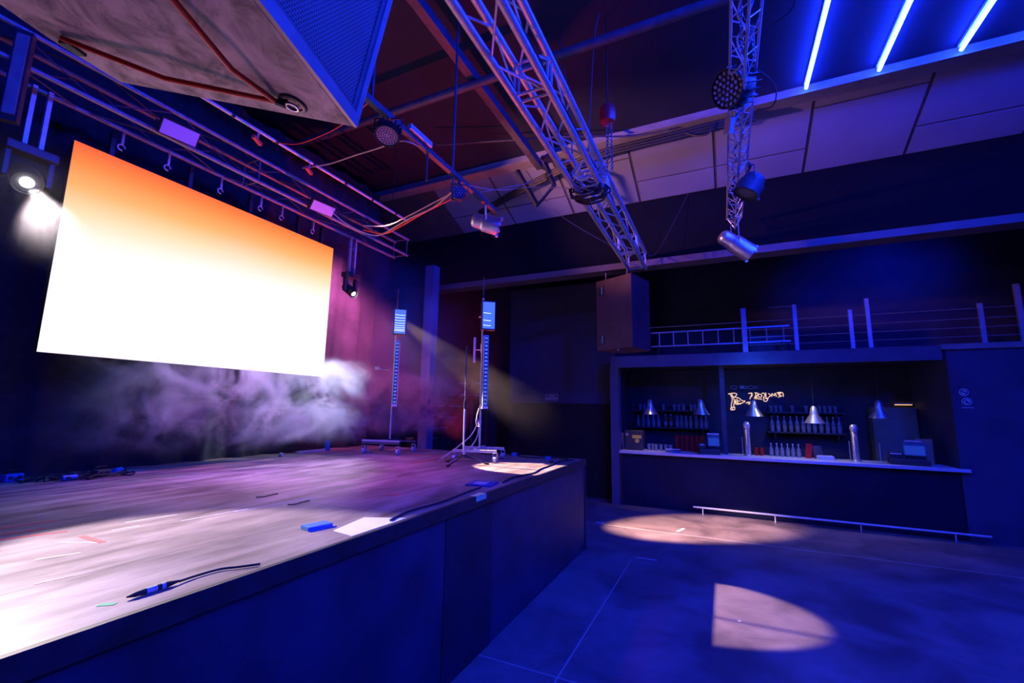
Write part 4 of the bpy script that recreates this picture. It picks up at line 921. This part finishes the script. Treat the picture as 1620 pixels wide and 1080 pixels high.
# script sign
sg = thing('neon_script_sign', 'peach glowing ornate script sign on the bar back wall', 'sign', (.5, 11.40, 2.2))
neon = emis('peach_neon', (1, .62, .42), 1.3)
def stroke(pts, r=.010):
    MB().path(smoothpts([(x-.5+.5*0, 0, z-2.2) for x, z in pts], 4), r, 5).build('letter_stroke', neon, sg)
S = [[(.12,2.37),(.24,2.39),(.30,2.36),(.24,2.30),(.19,2.33)], [(.16,2.37),(.20,2.25),(.17,2.10),(.20,2.01)], [(.19,2.38),(.24,2.22),(.22,2.10),(.24,2.02),(.16,2.01),(.17,2.06),(.25,2.07)],
     [(.24,2.30),(.33,2.28),(.40,2.22),(.46,2.21),(.40,2.17),(.30,2.15),(.27,2.2),(.36,2.21)], [(.27,2.25),(.26,2.14),(.38,2.15)], [(.30,2.26),(.31,2.15)],
     [(.47,2.16),(.53,2.19),(.55,2.15),(.51,2.14)], [(.56,2.20),(.57,2.15),(.60,2.16),(.60,2.20)], [(.49,2.18),(.58,2.17)],
     [(.53,2.38),(.60,2.39),(.62,2.35),(.57,2.30),(.56,2.25)], [(.60,2.40),(.59,2.30)],
     [(.66,2.40),(.73,2.38),(.70,2.33),(.65,2.30),(.72,2.29)], [(.68,2.40),(.68,2.29)], [(.76,2.37),(.72,2.34),(.77,2.29),(.80,2.34),(.76,2.37)],
     [(.80,2.38),(.84,2.39),(.86,2.34),(.82,2.29)], [(.84,2.29),(.83,2.22),(.88,2.21),(.91,2.26),(.86,2.27)], [(.88,2.40),(.88,2.28),(.93,2.29)],
     [(.93,2.38),(.97,2.34),(.93,2.30)], [(.99,2.31),(1.0,2.38),(1.04,2.33),(1.06,2.39),(1.08,2.31)], [(1.10,2.38),(1.17,2.39),(1.12,2.35),(1.18,2.33),(1.11,2.30)], [(.64,2.27),(.75,2.26),(.80,2.25)], [(1.09,2.40),(1.20,2.40),(1.21,2.31)]]
for s_ in S: stroke(s_, .0075)
MB().box((-.42, .012, -.24), (.72, .045, .22)).build('backing', blackmetal, sg)
# faint reflections above the sign, built as solid rings
sg2 = thing('sign_reflection', 'faint ring reflections above the script sign, built as shapes', 'reflection', (.35, 11.42, 2.52))
dull = mat('reflection_grey', (.35, .35, .4), .4, .3)
for x, r_ in ((-.10, .055), (.12, .04), (.24, .05), (.34, .03)):
    MB().path([(x+r_*1.3*cos(a), 0, .0+r_*.7*sin(a)) for a in [i*pi/6 for i in range(12 if r_ > .05 else 13)]], .008, 5).build('ring', dull, sg2)
MB().box((.02, -.005, -.03), (.11, .005, .04)).build('block', dull, sg2)
# warm strip in back
ws = thing('shelf_strip_light', 'short warm strip light at the right of the bar', 'strip light', (3.22, 11.3, 2.16))
MB().box((-.13, -.03, 0), (.15, .03, .03)).build('housing', whitepaint, ws); MB().box((-.12, -.028, -.012), (.14, .028, 0)).build('diffuser', emis('warm_strip', (1, .5, .18), 1.6), ws)
gp = thing('lit_wall_panel', 'greenish panel below the warm strip light, standing for a lit wall', 'cabinet', (3.05, 11.3, 0))  # stands for a lit wall seen through an opening
MB().box((-.36, -.12, 0), (.34, .14, 2.1)).build('body', greenpanel, gp, bevel=.005); MB().box((-.34, -.135, .05), (.32, -.1205, 2.05)).build('door', greenpanel, gp); MB().tube((-.3, -.15, 1.0), (-.3, -.15, 1.4), .01).build('handle', steel, gp)
# signs on walls
def round_sticker(label, loc, kind):
    t = thing('round_sticker', label, 'sticker', loc)
    R_ = Matrix.Rotation(pi/2, 4, 'X')
    MB().lathe([(.062, 0), (.062, .003)], 24, R_).build('disc', whitepaint, t)
    MB().path([(.045*cos(a), -.005, .045*sin(a)) for a in [i*pi/10 for i in range(21)]], .006, 5).build('ring', blackmetal, t)
    MB().path([(-.032, -.005, .032), (.032, -.005, -.032)], .006, 5).build('slash', blackmetal, t)
    if kind == 0: MB().cbox((0, -.005, 0), (.06, .003, .012)).build('cigarette', blackmetal, t)
    else:
        MB().cbox((0, -.005, -.01), (.028, .003, .03)).build('figure', blackmetal, t)
round_sticker('upper round prohibition sticker on the wall right of the bar', (3.58, 9.746, 2.34), 0)
round_sticker('lower round prohibition sticker on the wall right of the bar', (3.60, 9.746, 2.19), 1)
ul = thing('caption_strip', 'thin pale caption strip below the two round stickers', 'label', (3.6, 9.746, 2.09)); MB().cbox((0, 0, 0), (.15, .004, .012)).build('strip', whitepaint, ul)
sn = thing('framed_sign', 'small pale framed sign with two lines of lettering on the side wall', 'sign', (-3.76, 10.196, 2.245))
MB().box((-.155, -.004, -.07), (.155, 0, .07)).build('plate', mat('sign_blue', (.12, .13, .2), .5), sn)
f = MB(); f.box((-.16, -.008, .066), (.16, -.004, .075)).box((-.16, -.008, -.075), (.16, -.004, -.066)).box((-.16, -.008, -.066), (-.152, -.004, .066)).box((.152, -.008, -.066), (.16, -.004, .066)); f.build('frame', whitepaint, sn)
l = MB()
for i in range(6): l.box((-.07+i*.025, -.006, .012), (-.054+i*.025, -.004, .04)); l2 = 0
for i in range(9): l.box((-.13+i*.03, -.006, -.042), (-.108+i*.03, -.004, -.012))
l.build('lettering', whitepaint, sn)

# ------------------------------------------------------------------ rows told apart by place
ORD = ['leftmost', 'second', 'third', 'fourth', 'fifth', 'sixth', 'seventh', 'eighth', 'ninth', 'tenth', 'eleventh', 'twelfth', 'thirteenth']
def number_row(group, text, axis='x'):
    row = sorted([o for o in bpy.data.objects if o.parent is None and o.get('group') == group], key=lambda o: getattr(o.location, axis))
    for i, o in enumerate(row):
        pos = ORD[0] if i == 0 else ('rightmost' if i == len(row)-1 else ORD[i]+' from the left')
        o['label'] = text % pos
number_row('glasses on the upper left shelf', 'upturned glass on the upper left bar shelf, %s')
number_row('bottles on the lower left shelf', 'clear bottle on the lower left bar shelf, %s')
number_row('amber bottles on the lower left shelf', 'amber bottle on the lower left bar shelf, %s')
number_row('bottles on the lower right shelf', 'tall bottle on the lower right bar shelf, %s')
number_row('glasses on the upper right shelf', 'clear glass on the upper right bar shelf, %s')
number_row('glasses on the left of the bar', 'small glass on the left end of the bar, %s')
number_row('bottles between the beer towers', 'bottle on the bar between the beer towers, %s')
number_row('red cup stacks left of the till', 'tall stack of red cups left of the till, %s')
number_row('short red cup stacks by the left tower', 'short red cup stack by the left beer tower, %s')
number_row('hook clamps under the screen truss', 'small metal hook clamp under the screen truss, %s', 'y')
